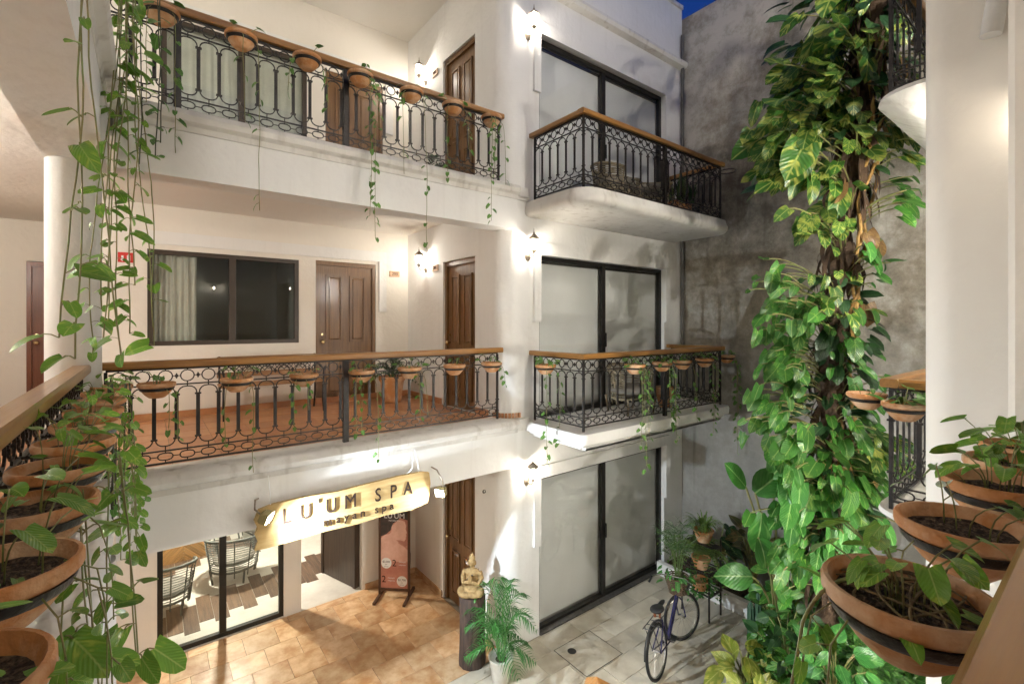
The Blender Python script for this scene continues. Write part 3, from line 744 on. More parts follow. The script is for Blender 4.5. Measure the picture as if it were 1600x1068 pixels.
UNIT = [('ring', _ring()), ('oval', _oval()), ('arch_loop', _arch()), ('baluster', _bal())]
def railing(label, pts, zb, group, posts=(), woods=None, skip_units=None, lip=.06, name='balcony_railing'):
    """pts: plan polyline; each stretch gets bars, handrail and pattern units"""
    p0 = Vector((*pts[0], zb)); t = thing(name, label, 'railing', p0, 0, group)
    for k in range(len(pts)-1):
        a, c = Vector(pts[k]), Vector(pts[k+1]); L = (c-a).length; an = math.atan2(c.y-a.y, c.x-a.x)
        off = a - Vector(pts[0])
        n = max(1, round(L/P0)); sx = L/n/P0
        def put(nm, me, x, s=1.0):
            o = obj(nm, me, t, (off.x + math.cos(an)*x, off.y + math.sin(an)*x, 0)); o.rotation_euler = (0, 0, an); o.scale = (s, 1, 1); return o
        for (nm, z0, z1, d) in (('top_bar', .868, .885, .014), ('upper_bar', .729, .741, .007), ('lower_bar', .159, .171, .007), ('bottom_bar', .05, .066, .009)):
            put(nm, MB().box(0, L, -d, d, z0, z1).mesh(nm, IRON), 0)
        ext0 = lip if k == 0 else .047; ext1 = lip if k == len(pts)-2 else .047
        put('handrail', MB().prism([(-.05, .887), (.05, .887), (.055, .90), (.055, .935), (.045, .95), (-.045, .95), (-.055, .935), (-.055, .90)], 'x', -ext0 if k == 0 else -.0535, L + (ext1 if k == len(pts)-2 else -.0565)).mesh('handrail', RAILW), 0)
        ends = [0.0] + ([L] if k == len(pts)-2 else [])
        for x in ends: put('post', MB().box(-.012, .012, -.012, .012, .0, .867).mesh('post', IRON), x)
        for x in [q for (kk, q) in posts if kk == k]: put('post', MB().box(-.028, .028, -.022, .022, .0, .867).mesh('post', IRON), x)
        for i in range(n):
            if skip_units and skip_units(k, i, n): continue
            for (nm, me) in UNIT: put(nm, me, (i+.5)*L/n, sx)
    return t
MIDX = onY(540, 5.1)
railing('long middle gallery railing of black ironwork under a varnished wooden handrail', [(-.27, 5.1), (3.68, 5.1)], M+.03, 'gallery railings', posts=[(0, MIDX+.27)])
railing('long upper gallery railing of black ironwork hung with orange pots', [(-.27, 5.1), (3.70, 5.1)], U+.03, 'gallery railings', posts=[(0, MIDX+.27), (0, .48)])
railing('middle balcony railing hung with leafy pots in front of the sliding door', [(4.2, 4.94), (4.2, 4.03), (7.37, 4.03), (7.37, 4.94)], 3.03, 'balcony railings', posts=[(1, 1.66)])
rb = railing('upper balcony railing without pots below the parapet cornice', [(4.2, 4.94), (4.2, 4.03), (7.37, 4.03), (7.37, 4.94)], 6.0, 'balcony railings', posts=[(1, 1.66)])
b = MB(); b.tube([(7.42+.13*math.cos(a)-4.2+.12, 4.0+.13*math.sin(a)-4.94, .84) for a in [2*PI*i/18 for i in range(18)]], .008, 5, True); b.build('empty_pot_ring', IRON, rb)
railing('side walkway railing with a wooden handrail and a row of close terracotta pots', [(-.40, .05), (-.40, 4.86)], M+.03, 'walkway railings')
railing('near railing at our feet with reddish wooden handrail and large close pots', [(-.40, .045), (2.90, .045)], M+.03, 'walkway railings')
railing('neighbouring balcony railing behind the white square column', [(4.30, .10), (4.30, 1.05), (6.2, 1.05)], 3.0, 'neighbouring balcony railings')
railing('black ironwork railing of the neighbouring upper balcony', [(4.30, .10), (4.30, 1.05), (6.2, 1.05)], 6.0, 'neighbouring balcony railings')

# ================================================================== wall lanterns
def lantern(loc, rz, label, bulb=None):
    """mounted on a wall behind it; projects towards local +X"""
    t = thing('wall_lantern', label, 'lantern', loc, rz, 'wall lanterns')
    p = MB().lathe([(.0, 0), (.052, 0), (.052, .008), (.035, .022), (.02, .03), (.0, .03)], 16, sx=1.35); p.xf(Matrix.Rotation(PI/2, 4, 'Y')); p.build('backplate', BRONZE, t, smooth='auto')
    MB().tube([(.02, 0, -.005), (.06, 0, -.03), (.10, 0, -.03), (.125, 0, -.005), (.13, 0, .03)], .009, 6).build('arm', BRONZE, t, smooth=True)
    c = MB(); cx = .13
    c.lathe([(.0, .02), (.014, .02), (.018, .035), (.034, .05), (.036, .06), (.0, .06)], 8, (cx, 0, 0))
    nb = 6
    for k in range(nb):
        a = 2*PI*k/nb
        c.tube([(cx+.034*math.cos(a), .034*math.sin(a), .058), (cx+.062*math.cos(a), .062*math.sin(a), .13), (cx+.066*math.cos(a), .066*math.sin(a), .21)], .0042, 4)
    c.tube([(cx+.067*math.cos(2*PI*k/12), .067*math.sin(2*PI*k/12), .21) for k in range(12)], .006, 4, True)
    c.build('cage', BRONZE, t)
    c = MB(); c.lathe([(.082, .213), (.078, .222), (.052, .25), (.02, .275), (.012, .285), (.0, .285)], 8, (cx, 0, 0)); c.lathe([(.008, .285), (.013, .30), (.006, .315), (.004, .35), (.0, .36)], 8, (cx, 0, 0)); c.build('roof', BRONZE, t, smooth='auto')
    g = MB(); g.lathe([(.031, .062), (.058, .13), (.062, .208)], 12, (cx, 0, 0), cap=False); g.build('glass', LAMPG, t)
    MB().lathe([(.0, .07), (.010, .072), (.010, .10), (.0, .10)], 8, (cx, 0, 0)).build('socket', BRONZE, t)
    q = MB(); q.ell((cx, 0, .145), (.024, .024, .036), 10, 6); q.build('bulb', bulb or BULB, t, smooth=True)
    return t
X_ = 3.719
lantern((X_, 7.20, 5.27), PI, 'lit wall lantern between the plaques of the middle gallery')
lantern((X_, 7.20, 8.42), PI, 'lit wall lantern in the corner of the upper gallery')
lantern((4.12, 4.996, 5.27), -PI/2, 'lit wall lantern on the pillar beside the middle balcony')
lantern((4.12, 4.996, 8.28), -PI/2, 'lit wall lantern on the pillar beside the upper balcony')
lantern((4.10, 4.996, 2.21), -PI/2, 'lit wall lantern on the pillar beside the ground floor sliding door')
lantern((3.599, .24, 5.27), PI, 'wall lantern glowing on the near square column', BULBN)
lantern((3.599, .30, 2.21), PI, 'added fill lantern low on the near square column above the garden')  # unseen, added as fill light
lantern((3.599, .24, 8.28), PI, 'added fill lantern high on the near square column', BULBN)  # upper twin, also added for fill
lantern((4.65, .051, 2.21), PI/2, 'added fill lantern on the near wing wall behind the climbing plant', BULBF)  # hidden lantern added to light the plants
lantern((4.65, .051, 5.27), PI/2, 'added fill lantern on the near wing wall above the neighbouring balcony', BULBF)  # another fill lantern added out of sight
for (lx, ly, lz, la, ll) in ((-2.599, 5.3, 5.35, 0, 'added fill lantern along the middle corridor of the side wing'), (-2.599, 5.3, 8.4, 0, 'added fill lantern along the upper corridor of the side wing'), (-2.599, 4.2, 2.2, 0, 'added fill lantern on the ground floor wall of the side wing'),
        (1.7, -2.199, 5.35, PI/2, 'added fill lantern farther along the wall behind the near railing'), (1.2, -2.199, 8.4, PI/2, 'added fill lantern on the upper wall of the near wing'), (1.8, -2.199, 2.2, PI/2, 'added fill lantern on the ground floor wall of the near wing')):
    lantern((lx, ly, lz), la, ll, BULB if (ly < 0 and lz < 6) else BULBF)  # lanterns added out of frame to even out the light
lantern((-2.599, 7.6, 5.35), 0, 'wall lantern in the side wing corridor')
lantern((-2.599, 1.8, 5.35), 0, 'added fill lantern on the corridor wall of the side wing behind the pots')  # extra lantern out of frame, added as fill
lantern((4.65, .051, 8.28), PI/2, 'added fill lantern on the near wing wall below the roof', BULBF)  # fill lantern added unseen at the top floor
lantern((.2, -2.199, 5.35), PI/2, 'added fill lantern on the wall behind the near railing')  # added behind the camera to light the close pots

# ================================================================== spa sign with two floodlights
sg = thing('spa_sign', 'live-edge golden wood sign lettered for the spa hanging under the gallery', 'sign', (.8, 4.80, 2.5))
SIGNW = mat('pale_golden_wood', (.50, .36, .165), .8, (.34, .21, .08), 2.2, .2, 8, stretch=(.9, 6, 7), contrast=(.35, .75), spec=.1)
top = [(0, .16), (.12, .185), (.4, .19), (.7, .175), (1.05, .19), (1.35, .20), (1.62, .195), (1.72, .17)]
rgt = [(1.735, .05), (1.725, -.08), (1.70, -.17)]
bot = [(1.5, -.20), (1.2, -.185), (.9, -.20), (.6, -.19), (.3, -.20), (.08, -.205), (-.03, -.20)]
lft = [(-.005, -.13), (-.03, -.06), (-.01, .0), (-.035, .07), (-.015, .12)]
MB().prism(top + rgt + bot + lft, 'y', 0, .04).build('board', SIGNW, sg)
for (tx, xx, zz, sz, fx, bo) in (("L", .23, 0, .20, .8, False), ("U", .40, 0, .20, .8, False), ("'", .525, .03, .17, .8, False), ("U", .64, 0, .20, .8, False), ("M", .83, 0, .20, .85, False), ("S", 1.12, 0, .20, .8, False), ("P", 1.29, 0, .20, .8, False), ("A", 1.46, 0, .20, .8, False)):
    o = txt(tx, sz, INK, sg, ext=.004, sx=fx); o.location = (xx, -.004, zz + .045); o.rotation_euler = (PI/2, 0, 0)
o = txt('m a y a n   s p a', .115, INK, sg, ext=.004); o.location = (.93, -.004, -.10); o.rotation_euler = (PI/2, 0, 0)
b = MB()
for x in (.1, 1.6): b.tube([(x, .02, .18), (x, .05, .30), (x, .13, .42)], .005, 5)
b.tube([(1.45, .03, .19), (1.5, -.02, .26), (1.54, .05, .34), (1.56, .13, .40)], .004, 5); b.build('hanging_wire', mat('white_cable', (.7, .7, .68), .5), sg)
def flood(loc, rz, tilt, label, col, pw, arm):
    t = thing('floodlight', label, 'floodlight', loc, 0, 'sign floodlights')
    h = MB(); h.bbox(-.03, .03, -.055, .055, -.045, .045, .008); h.box(.03, .038, -.058, .058, -.048, .048)
    for k in range(4): h.box(-.042, -.0301, -.045 + k*.028, -.037 + k*.028, -.04, .04)
    mt = Matrix.Rotation(rz, 4, 'Z') @ Matrix.Rotation(tilt, 4, 'Y')
    h.xf(mt); h.build('housing', mat('brass_lamp', (.30, .24, .10), .5, metal=.3), t)
    e = MB().box(.0385, .0395, -.05, .05, -.04, .04).xf(mt); e.build('led_panel', mat_emit('led', (.86, .93, 1.0), 60), t)
    MB().tube(arm, .008, 5).build('bracket', BRONZE, t)
    ld = bpy.data.lights.new('led_beam', 'SPOT'); ld.energy = pw; ld.color = col; ld.spot_size = R(155); ld.spot_blend = .9; ld.shadow_soft_size = .02
    lo = bpy.data.objects.new('led_beam', ld); COL.link(lo); lo.parent = t
    dirv = mt @ Vector((1, 0, 0)); lo.location = dirv*.045; lo.rotation_euler = dirv.to_track_quat('-Z', 'Y').to_euler()
    return t
flood((.84, 4.705, 2.62), R(-36), R(22), 'small square floodlight clamped at the left end of the spa sign', (.76, .88, 1.0), SPOT_W, [(-.03, 0, .02), (-.08, .05, .07), (-.06, .15, .12), (-.02, .235, .1)])
flood((2.62, 4.71, 2.46), R(212), R(14), 'bright white floodlight at the right end of the spa sign', (.74, .87, 1.0), SPOT_W*.10, [(.03, 0, .02), (.05, .06, .1), (.03, .15, .2), (.0, .23, .22)])

# ================================================================== hanging terracotta pots
POT_ME = MB().lathe([(.0, .022), (.045, .022), (.056, .026), (.082, .050), (.104, .080), (.117, .108), (.121, .116), (.129, .117), (.133, .124), (.133, .142), (.129, .148), (.122, .148), (.119, .140), (.110, .112), (.09, .08), (.06, .05), (.0, .05)], 32, cap=False).mesh('pot', TERRA, 'auto')
RING_ME = MB().lathe([(.104, .084), (.112, .084), (.1195, .094), (.1235, .108), (.117, .108), (.104, .084)], 32, cap=False).mesh('iron_ring', IRON, 'auto')
def soil_mesh(seed):
    rr = random.Random(seed); b = MB(); n = 20; vs = [(0, 0, .118)]; fs = []
    for k, r in enumerate((.03, .06, .09, .113)):
        for i in range(n):
            a = 2*PI*i/n; vs.append((r*math.cos(a), r*math.sin(a), .115 + rr.uniform(-.006, .006)))
    for i in range(n): fs.append((0, 1+i, 1+(i+1) % n))
    for k in range(3):
        for i in range(n):
            j = (i+1) % n; fs.append((1+k*n+i, 1+(k+1)*n+i, 1+(k+1)*n+j, 1+k*n+j))
    return b.add(vs, fs).mesh('soil', SOIL, True)
SOILS = [soil_mesh(i) for i in range(4)]
def rv(a=1.0): return Vector((random.uniform(-a, a), random.uniform(-a, a), random.uniform(-a, a)))
LEAFM = {}
def leaf_mesh(m, kind, var):
    k = (m.name, kind, var)
    if k not in LEAFM:
        rr = random.Random(hash(k[1]) % 100 + var)
        LEAFM[k] = MB().leaf((0,0,0), (0,1,0), (0,0,1), 1.0, wid=.62 + .12*(var % 3), rows=7, droop=.10 + .13*(var % 4), fold=.10 + .08*(var % 3), kind=kind).mesh('leaf', m, True)
    return LEAFM[k]
def put_leaf(parent, p, d, nrm, size, m=LEAF, kind='heart'):
    """one leaf as an object of its own (world coords)"""
    Y = Vector(d).normalized(); N = Vector(nrm); N = N - Y*N.dot(Y)
    N = N.normalized() if N.length > 1e-5 else Y.orthogonal().normalized()
    X = Y.cross(N)
    o = obj('leaf', leaf_mesh(m, kind, random.randrange(5)), parent)
    mt = Matrix((X, Y, N)).transposed().to_4x4()
    o.rotation_euler = mt.to_euler(); o.scale = (size*random.uniform(.85, 1.15), size, size); o.location = Vector(p) - wl(parent)
    return o
def vine_path(p, out, length, sway=.06, n=None):
    n = n or max(5, int(length/.07)); pts = [Vector(p)]; d = Vector(out)*.5 + Vector((0, 0, .45))
    for i in range(n):
        t = i/n
        d = d*.55 + Vector((0, 0, -1))*.5 + rv(sway*3)*.3
        pts.append(pts[-1] + d.normalized() * length/n)
    return pts
def bez_leaf_dir(): return None
def planter(loc, label, group, vines=(), tufts=5, near=False, leafsize=.055, arm=(0, 1, 0), seed=0, lm=LEAF, scale=1.0, bushy=0):
    """pot in an iron ring hooked on a railing; plant grows from it"""
    t = thing('hanging_planter', label, 'planter', loc, 0, group)
    rz = random.uniform(0, 6)
    for nm, me in (('pot', POT_ME), ('iron_ring', RING_ME), ('soil', SOILS[seed % 4])):
        o = obj(nm, me, t); o.rotation_euler = (0, 0, rz); o.scale = (scale,)*3
    A = Vector(arm)
    MB().tube([A*.122*scale + Vector((0,0,.096*scale)), A*.17 + Vector((0,0,.10)), A*.185 + Vector((0,0,.16))], .007, 5).build('hook', IRON, t)
    L = Vector(loc); st = MB(); fo = MB()
    def leaf(p, d, nr, s):
        if near: put_leaf(t, p, d, nr, s, lm)
        else: fo.leaf(Vector(p) - L, d, nr, s, rows=3, wid=.75)
    for i in range(tufts):
        a = random.uniform(0, 2*PI); r = random.uniform(.01, .08)*scale
        p = L + Vector((r*math.cos(a), r*math.sin(a), .115*scale)); h = random.uniform(.05, .13) * (1.25 if near else 1)
        o = Vector((math.cos(a), math.sin(a), 0)); tip = p + o*random.uniform(.02, .09) + Vector((0, 0, h))
        pts = bezier(p, p + Vector((0, 0, h*.7)), tip, 4); st.tube([q - L for q in pts], .0017 if near else .003, 5)
        leaf(tip, o + Vector((0, 0, random.uniform(-.6, .1))) + rv(.4), Vector((0, 0, 1)) - o*.3 + rv(.5), leafsize*random.uniform(.8, 1.5))
    for i in range(bushy):
        a = random.uniform(0, 2*PI); o = Vector((math.cos(a), math.sin(a), 0)); p = L + o*random.uniform(.02, .14) + Vector((0, 0, .12 + random.uniform(0, .11)))
        leaf(p, o + rv(.5), Vector((0, 0, 1)) + rv(.5), leafsize*random.uniform(.7, 1.2))
    for (az, length, dens) in vines:
        o = Vector((math.cos(az), math.sin(az), 0)); p = L + o*.10*scale + Vector((0, 0, .12*scale))
        pts = vine_path(p, o, length*(1.0 if near else 1.45) + .12)
        st.tube([q - L for q in pts], .0018 if near else .0030, 5)
        for i in range(1, len(pts)):
            if random.random() < dens:
                sd = random.uniform(0, 2*PI); dd = Vector((math.cos(sd), math.sin(sd), random.uniform(-.9, 0)))
                pet = pts[i] + dd*leafsize*.45
                st.tube([pts[i] - L, pet - L], .0016 if near else .0018, 4)
                leaf(pet, dd + Vector((0, 0, -.5)), Vector((dd.x*.5, dd.y*.5, .6)) + Vector((-.3, -.6, 0)) + rv(.3), leafsize*random.uniform(.75, 1.3))
    if st.v: st.build('vine', STEM, t, smooth=True)
    if fo.v: tag(fo.build('foliage', lm, t), kind='stuff')
    return t
ORD = ['first', 'second', 'third', 'fourth', 'fifth', 'sixth', 'seventh', 'eighth', 'ninth', 'tenth']
# middle gallery railing
mv = [[(-1.2, .5, .9)], [(-1.0, .16, 1.), (-.6, .24, .9)], [(-.7, .5, .8), (-2.2, .3, .7)], [(-2.4, .25, .8), (-1.7, .15, .7)], [(-2.0, .32, .9), (-2.3, .34, .9), (-.9, .55, .5)], [(-1.4, .28, .8), (-.4, .3, .4)], [], [(-.3, .12, .7)]]
mpx = [175, 245, 370, 475, 565, 640, 710, 768]
for i, px in enumerate(mpx):
    planter((onY(px, 4.92), 4.92, M+.80-.14), 'terracotta pot, %s from the left along the middle gallery railing' % ORD[i], 'pots on the middle gallery railing', mv[i], 4 + (i % 3)*2, leafsize=.05, seed=i, lm=LEAFS)
uv_ = [[(-.9, .75, .5), (-2.2, .5, .5)], [(-.7, 1.02, .45), (-1.6, .5, .5)], [(-.3, .25, .6), (-2.8, .2, .9)], [(-.9, 1.1, .85), (-1.2, .95, .8), (-.2, .3, .6)], [(-1.0, 1.15, .35), (-2.6, .6, .25)], [(-.4, .28, .8), (-2.5, .55, .3)], [(-.2, .5, .75), (-2.2, .85, .85), (-1.9, .45, .7)]]
upx = [252, 377, 480, 563, 643, 708, 768]
for i, px in enumerate(upx):
    planter((onY(px, 4.92), 4.92, U+.80-.13), 'terracotta pot, %s from the left along the upper gallery railing' % ORD[i], 'pots on the upper gallery railing', uv_[i], 2 + (i % 2)*2, leafsize=.058, seed=i, lm=LEAFS)
bx = [(4.45, 3.86), (4.94, 3.84), (5.52, 3.84), (6.00, 3.84), (6.58, 3.84), (7.55, 4.02)]
bx[0] = (4.02, 4.52)
bv = [[(-2.2, .75, .6), (-.9, .6, .8)], [(-2.0, .6, .9), (-1., .55, .9), (-1.6, .8, .6)], [(-1.2, .55, .8), (-2., .45, .8), (-.6, .7, .7)], [(-1.4, .5, .8)], [(-1.8, .65, .9), (-1.2, .5, .9)], [(-1.5, 1.0, .95), (-1.1, .75, .9), (-.7, .3, .6)]]
for i, (x, y) in enumerate(bx):
    ar = (1, 0, 0) if i == 0 else ((0, 1, 0) if i < 5 else (-1, 0, 0))
    planter((x, y, 3.02+.80-.14), 'terracotta pot with trailing leaves, %s from the left on the middle balcony' % ORD[i], 'pots on the middle balcony railing', bv[i], 5, leafsize=.06, arm=ar, seed=i, lm=LEAFS, bushy=22)
# close row on the side walkway railing (left)
for i, y in enumerate((.97, 1.37, 1.80, 2.23, 2.66, 3.1, 3.55, 4.0, 4.45)):
    vs_ = [[(-.2, .35, .6)], [(-.3, .50, .75), (.3, .62, .7), (-.9, .42, .6)], [(-.4, .22, .5)], [(.6, .3, .5)], [(.1, .4, .5)], [(-.2, .5, .8), (.4, .4, .8)], [(-.5, .6, .9), (0, .7, .9)], [(-.5, .7, .9), (.2, .6, .95), (-1, .5, .9)], [(-.4, .8, .9), (-1.2, .8, .9)]][i]
    planter((-.238, y, M+.79-.12), 'brown terracotta pot, %s counting from us along the side walkway railing' % ORD[i], 'pots on the side walkway railing', vs_, [8, 6, 8, 8, 8, 8, 7, 7, 7][i], near=True, leafsize=(.05 if i < 4 else .055), arm=(-1, 0, 0), seed=i, lm=LEAFY, bushy=4)
# close row on the near railing (right)
for i, x in enumerate((1.10, 1.58, 2.07, 2.42, 2.75)):
    lab = ['largest close terracotta pot with dry runners and trailing shoots on the near railing', 'close terracotta pot of bare soil and few shoots, second on the near railing', 'terracotta pot with leafy seedlings, third on the near railing', 'terracotta pot with a lush green plant, fourth on the near railing', 'terracotta pot farthest along the near railing beside the pilaster'][i]
    vs_ = [[(2.6, .30, .8), (2.2, .55, .5)], [(2.5, .2, .4), (.2, .5, .6)], [(2.4, .2, .5)], [], []][i]
    t = planter((x, .245, M+.79-.12), lab, 'pots on the near railing', vs_, [15, 5, 11, 14, 9][i], near=True, leafsize=[.048, .036, .058, .065, .07][i], arm=(0, -1, 0), seed=i+1, lm=LEAFY if i != 1 else LEAFS, bushy=[8, 2, 6, 10, 8][i])
    if i == 0:
        b = MB()                              # dry runners lying on the soil and over the rim
        for k in range(13):
            a = random.uniform(0, 2*PI); p = Vector((.1*math.cos(a), .1*math.sin(a), .125)); q = Vector((random.uniform(-.1, .1), random.uniform(-.1, .1), .15 + random.uniform(0, .03))); e = Vector((.11*math.cos(a+2.6), .11*math.sin(a+2.6), .13))
            b.tube(bezier(p, q, e, 7), random.uniform(.0012, .0028), 5)
        b.build('dry_runner', mat('dry_runner', (.20, .15, .07), .8, (.12, .085, .04), 30, .3), t, smooth=True)
        b = MB(); pts = bezier((-.02, .05, .15), (-.10, .10, .17), (-.09, .14, .05), 8) + bezier((-.09, .14, .05), (-.085, .15, -.02), (-.10, .16, -.10), 6)[1:]
        b.tube(pts, .0036, 6); b.build('trailing_stem', STEM, t, smooth=True)
# pots of the neighbouring balcony
planter((4.12, .93, 3.0+.80-.14), 'terracotta pot on the neighbouring balcony railing beside the climbing plant', 'pots on the neighbouring balcony', [], 6, leafsize=.09, arm=(1, 0, 0), seed=2, lm=LEAFS, bushy=10)
planter((4.45, 1.24, 3.0+.80-.14), 'terracotta pot half hidden at the corner of the neighbouring balcony', 'pots on the neighbouring balcony', [], 3, leafsize=.05, arm=(0, -1, 0), seed=3, lm=LEAFS)

# ================================================================== long vines hanging in front of the side column
def hang(name, label, top_, length, n_str, spread, size, m, dens=.8, big=0., group='long hanging vines', thick=.0042):
    t = thing(name, label, 'vine', top_, 0, group); L = Vector(top_); st = MB(); nl = 0
    for k in range(n_str):
        p = L + Vector((random.uniform(-spread, spread), random.uniform(-spread, spread), 0)); ln = length*random.uniform(.72, 1.0); n = int(ln/.11); pts = [p]
        dx = rv(.02)
        for i in range(n):
            dx = dx*.75 + rv(.007); pts.append(pts[-1] + Vector((dx.x, dx.y, -ln/n)))
        st.tube([q - L for q in pts], thick, 5)
        for i in range(1, len(pts)):
            if random.random() < dens:
                a = random.uniform(0, 2*PI); o = Vector((math.cos(a), math.sin(a), random.uniform(-.1, .35))); pe = pts[i] + o*size*random.uniform(.4, .9)
                st.tube([q - L for q in bezier(pts[i], pts[i] + o*size*.5 + Vector((0, 0, size*.3)), pe, 3)], .0024, 4)
                s_ = size*random.uniform(.7, 1.25)*(1.7 if random.random() < big else 1)
                put_leaf(t, pe, Vector((o.x, o.y, -.45)) + rv(.35), Vector((0, 0, .75)) + Vector((-.1, -.5, 0)) + rv(.35), s_, m)
    st.build('stem', STEMD if big < .2 else STEM, t, smooth=True)
    return t
hang('hanging_vine', 'dark stemmed vine trailing down the round column to the handrail', at(150, -275, 1.8), 2.05, 3, .015, .07, LEAFY, .42, .3, thick=.003)
hang('hanging_vine', 'thick bright green vine beside the column hanging from above', at(205, -70, 3.3), 2.9, 7, .06, .066, LEAFY, .95, .3)
hang('hanging_vine', 'leafy vine with thin strands at the end of the upper railing', at(232, -30, 3.6), 1.65, 3, .08, .06, LEAFS, .8, .05)
hang('hanging_vine', 'sparse pale strands falling past the small red sign', at(200, -60, 3.5), 2.95, 2, .05, .08, LEAFY, .35, .3)
hang('hanging_vine', 'near vine of glossy leaves hanging below the close pots of the side walkway', at(140, 765, 1.35), .65, 4, .05, .065, LEAFY, .9, .2, thick=.0024)
hang('hanging_vine', 'vine with broad leaves trailing past the spa glass low by the white column', at(175, 712, 1.7), .9, 3, .04, .07, LEAFY, .8, .25, thick=.0026)
hang('hanging_vine', 'small leaved mint green vine spilling over the corner of the middle gallery', at(190, 600, 3.2), 1.0, 9, .09, .045, LEAFS, .95, .0)
# ================================================================== climbing pothos on its trunk
cl = thing('climbing_plant', 'huge variegated climbing plant on a shaggy trunk against the grey wall', 'plant', (6.15, 2.05, 0))
TR = [(6.15, 2.05, 0), (6.18, 2.08, .8), (6.2, 2.1, 1.8), (6.15, 2.05, 2.8), (6.18, 2.05, 3.8), (6.2, 2.0, 4.8), (6.12, 1.86, 5.8), (6.1, 1.72, 6.8), (6.05, 1.62, 7.8), (6.0, 1.55, 8.6)]
def trunk_at(z):
    for a, b_ in zip(TR[:-1], TR[1:]):
        if a[2] <= z <= b_[2]:
            t = (z-a[2])/(b_[2]-a[2]); return Vector(a)*(1-t) + Vector(b_)*t
    return Vector(TR[-1])
L0 = Vector((6.15, 2.05, 0))
pts = []; rs = []
for i in range(60):
    z = 8.6*i/59; p = trunk_at(z); pts.append(p - L0 + Vector((.02*math.sin(z*5), .02*math.cos(z*7), 0))); rs.append(.105 + .03*math.sin(z*9) + (.03 if 2 < z < 4.4 else 0))
MB().tube(pts, .1, 12, rs=rs).build('trunk', HUSK, cl, smooth=True)
# shaggy husk strips
b = MB()
for i in range(420):
    z = random.choice([random.uniform(1.2, 4.6), random.uniform(4.8, 8.4)]); c = trunk_at(z) - L0; a = random.uniform(0, 2*PI); o = Vector((math.cos(a), math.sin(a), 0)); r = random.uniform(.13, .2)
    p = c + o*r; l_ = random.uniform(.12, .4)
    b.blade(bezier(p + Vector((0,0,.05)), p + o*.09 + Vector((0,0,-l_*.4)), p + o*random.uniform(-.02, .08) + Vector((random.uniform(-.05,.05), 0, -l_)), 4), random.uniform(.012, .04), o + rv(.5))
tag(b.build('husk', HUSK, cl), kind='stuff')
for k in range(9):                     # yellow climbing stems and aerial roots
    z0 = random.uniform(.5, 5.0) if k > 3 else [3.9, 4.4, 5.0, 5.6][k]; ln = random.uniform(1.2, 2.6); a = random.uniform(-2.6, -1.0); pp = []
    for i in range(16):
        z = min(8.5, z0 + ln*i/15); a += random.uniform(-.2, .2); c = trunk_at(z) - L0; pp.append(c + Vector((math.cos(a), math.sin(a), 0))*(.2 + .03*math.sin(i)))
    MB().tube(pp, .017, 7).build('climbing_stem', ROOTY, cl, smooth=True)
# leaves: (px, py, spread x, spread y, count, size, material)
CLU = [(1330, 40, 60, 40, 26, .42, LEAFV), (1390, 70, 40, 60, 18, .40, LEAFV), (1290, 110, 60, 45, 26, .42, LEAFV), (1260, 180, 50, 45, 24, .42, LEAFV), (1225, 245, 34, 40, 24, .40, LEAFV), (1215, 215, 22, 25, 8, .42, LEAFV), (1320, 190, 55, 50, 24, .38, LEAFV), (1385, 200, 40, 50, 16, .34, LEAFV), (1300, 270, 45, 30, 14, .36, LEAFV), (1410, 300, 20, 40, 8, .26, LEAFC),
       (1265, 345, 30, 22, 7, .30, LEAFV), (1310, 370, 40, 25, 8, .26, LEAFV), (1360, 400, 25, 30, 8, .26, LEAFB),
       (1215, 440, 34, 22, 12, .26, LEAFC), (1240, 500, 42, 32, 22, .27, LEAFC), (1300, 470, 40, 35, 12, .26, LEAFV), (1330, 540, 28, 40, 14, .26, LEAFC), (1225, 570, 35, 40, 26, .26, LEAFC), (1205, 640, 40, 30, 16, .26, LEAFC), (1345, 610, 26, 26, 10, .26, LEAFB), (1340, 680, 34, 30, 14, .27, LEAFC), (1240, 690, 40, 30, 18, .28, LEAFC),
       (1375, 690, 34, 30, 10, .33, LEAFV), (1290, 740, 50, 30, 18, .33, LEAFC), (1350, 760, 44, 36, 20, .30, LEAFC), (1240, 780, 40, 40, 16, .36, LEAFB), (1320, 830, 50, 40, 18, .32, LEAFB), (1250, 860, 50, 40, 16, .26, LEAFC)]
MASS = {}; n_obj = 0; big = MB(); bigV = MB(); pet = MB()
VIEW = Vector((-.61, -.79, 0))
for (px, py, sx, sy, n, size, m) in CLU:
    for i in range(int(n*1.9)):
        d = random.gauss(5.05, .22); p = at(px + random.gauss(0, sx*(.62 if py < 330 else .54)), py + random.gauss(0, sy*.62), d)
        if p.z < .3: continue
        c = trunk_at(min(8.5, p.z)); o = (p - c); o.z = 0; o = o.normalized() if o.length > .05 else Vector((-.7, -.7, 0))
        s_ = size*random.choice((random.uniform(.28, .5), random.uniform(.45, .8), random.uniform(.6, .9)))
        dd = o*random.uniform(.3, 1.0) + VIEW*.25 + Vector((0, 0, random.uniform(-1.1, -.15))) + rv(.3)
        nr = Vector((0, 0, .8)) + VIEW*random.uniform(.3, 1.0) + rv(.4)
        if n_obj < 275:
            put_leaf(cl, p, dd, nr, s_, m, 'heart'); n_obj += 1
        else: MASS.setdefault(m.name, MB()).leaf(p - L0, dd, nr, s_, rows=5, droop=random.uniform(.05, .45), wid=random.uniform(.6, .8), fold=random.uniform(.05, .3))
        if random.random() < .75:
            q = c + Vector((0, 0, -.12)) + o*.14; q = p + (q - p)*min(1, .5/max(.01, (q-p).length))
            pet.tube([v - L0 for v in bezier(q, (p+q)/2 + Vector((0, 0, .08)), p, 5)], .007, 5)
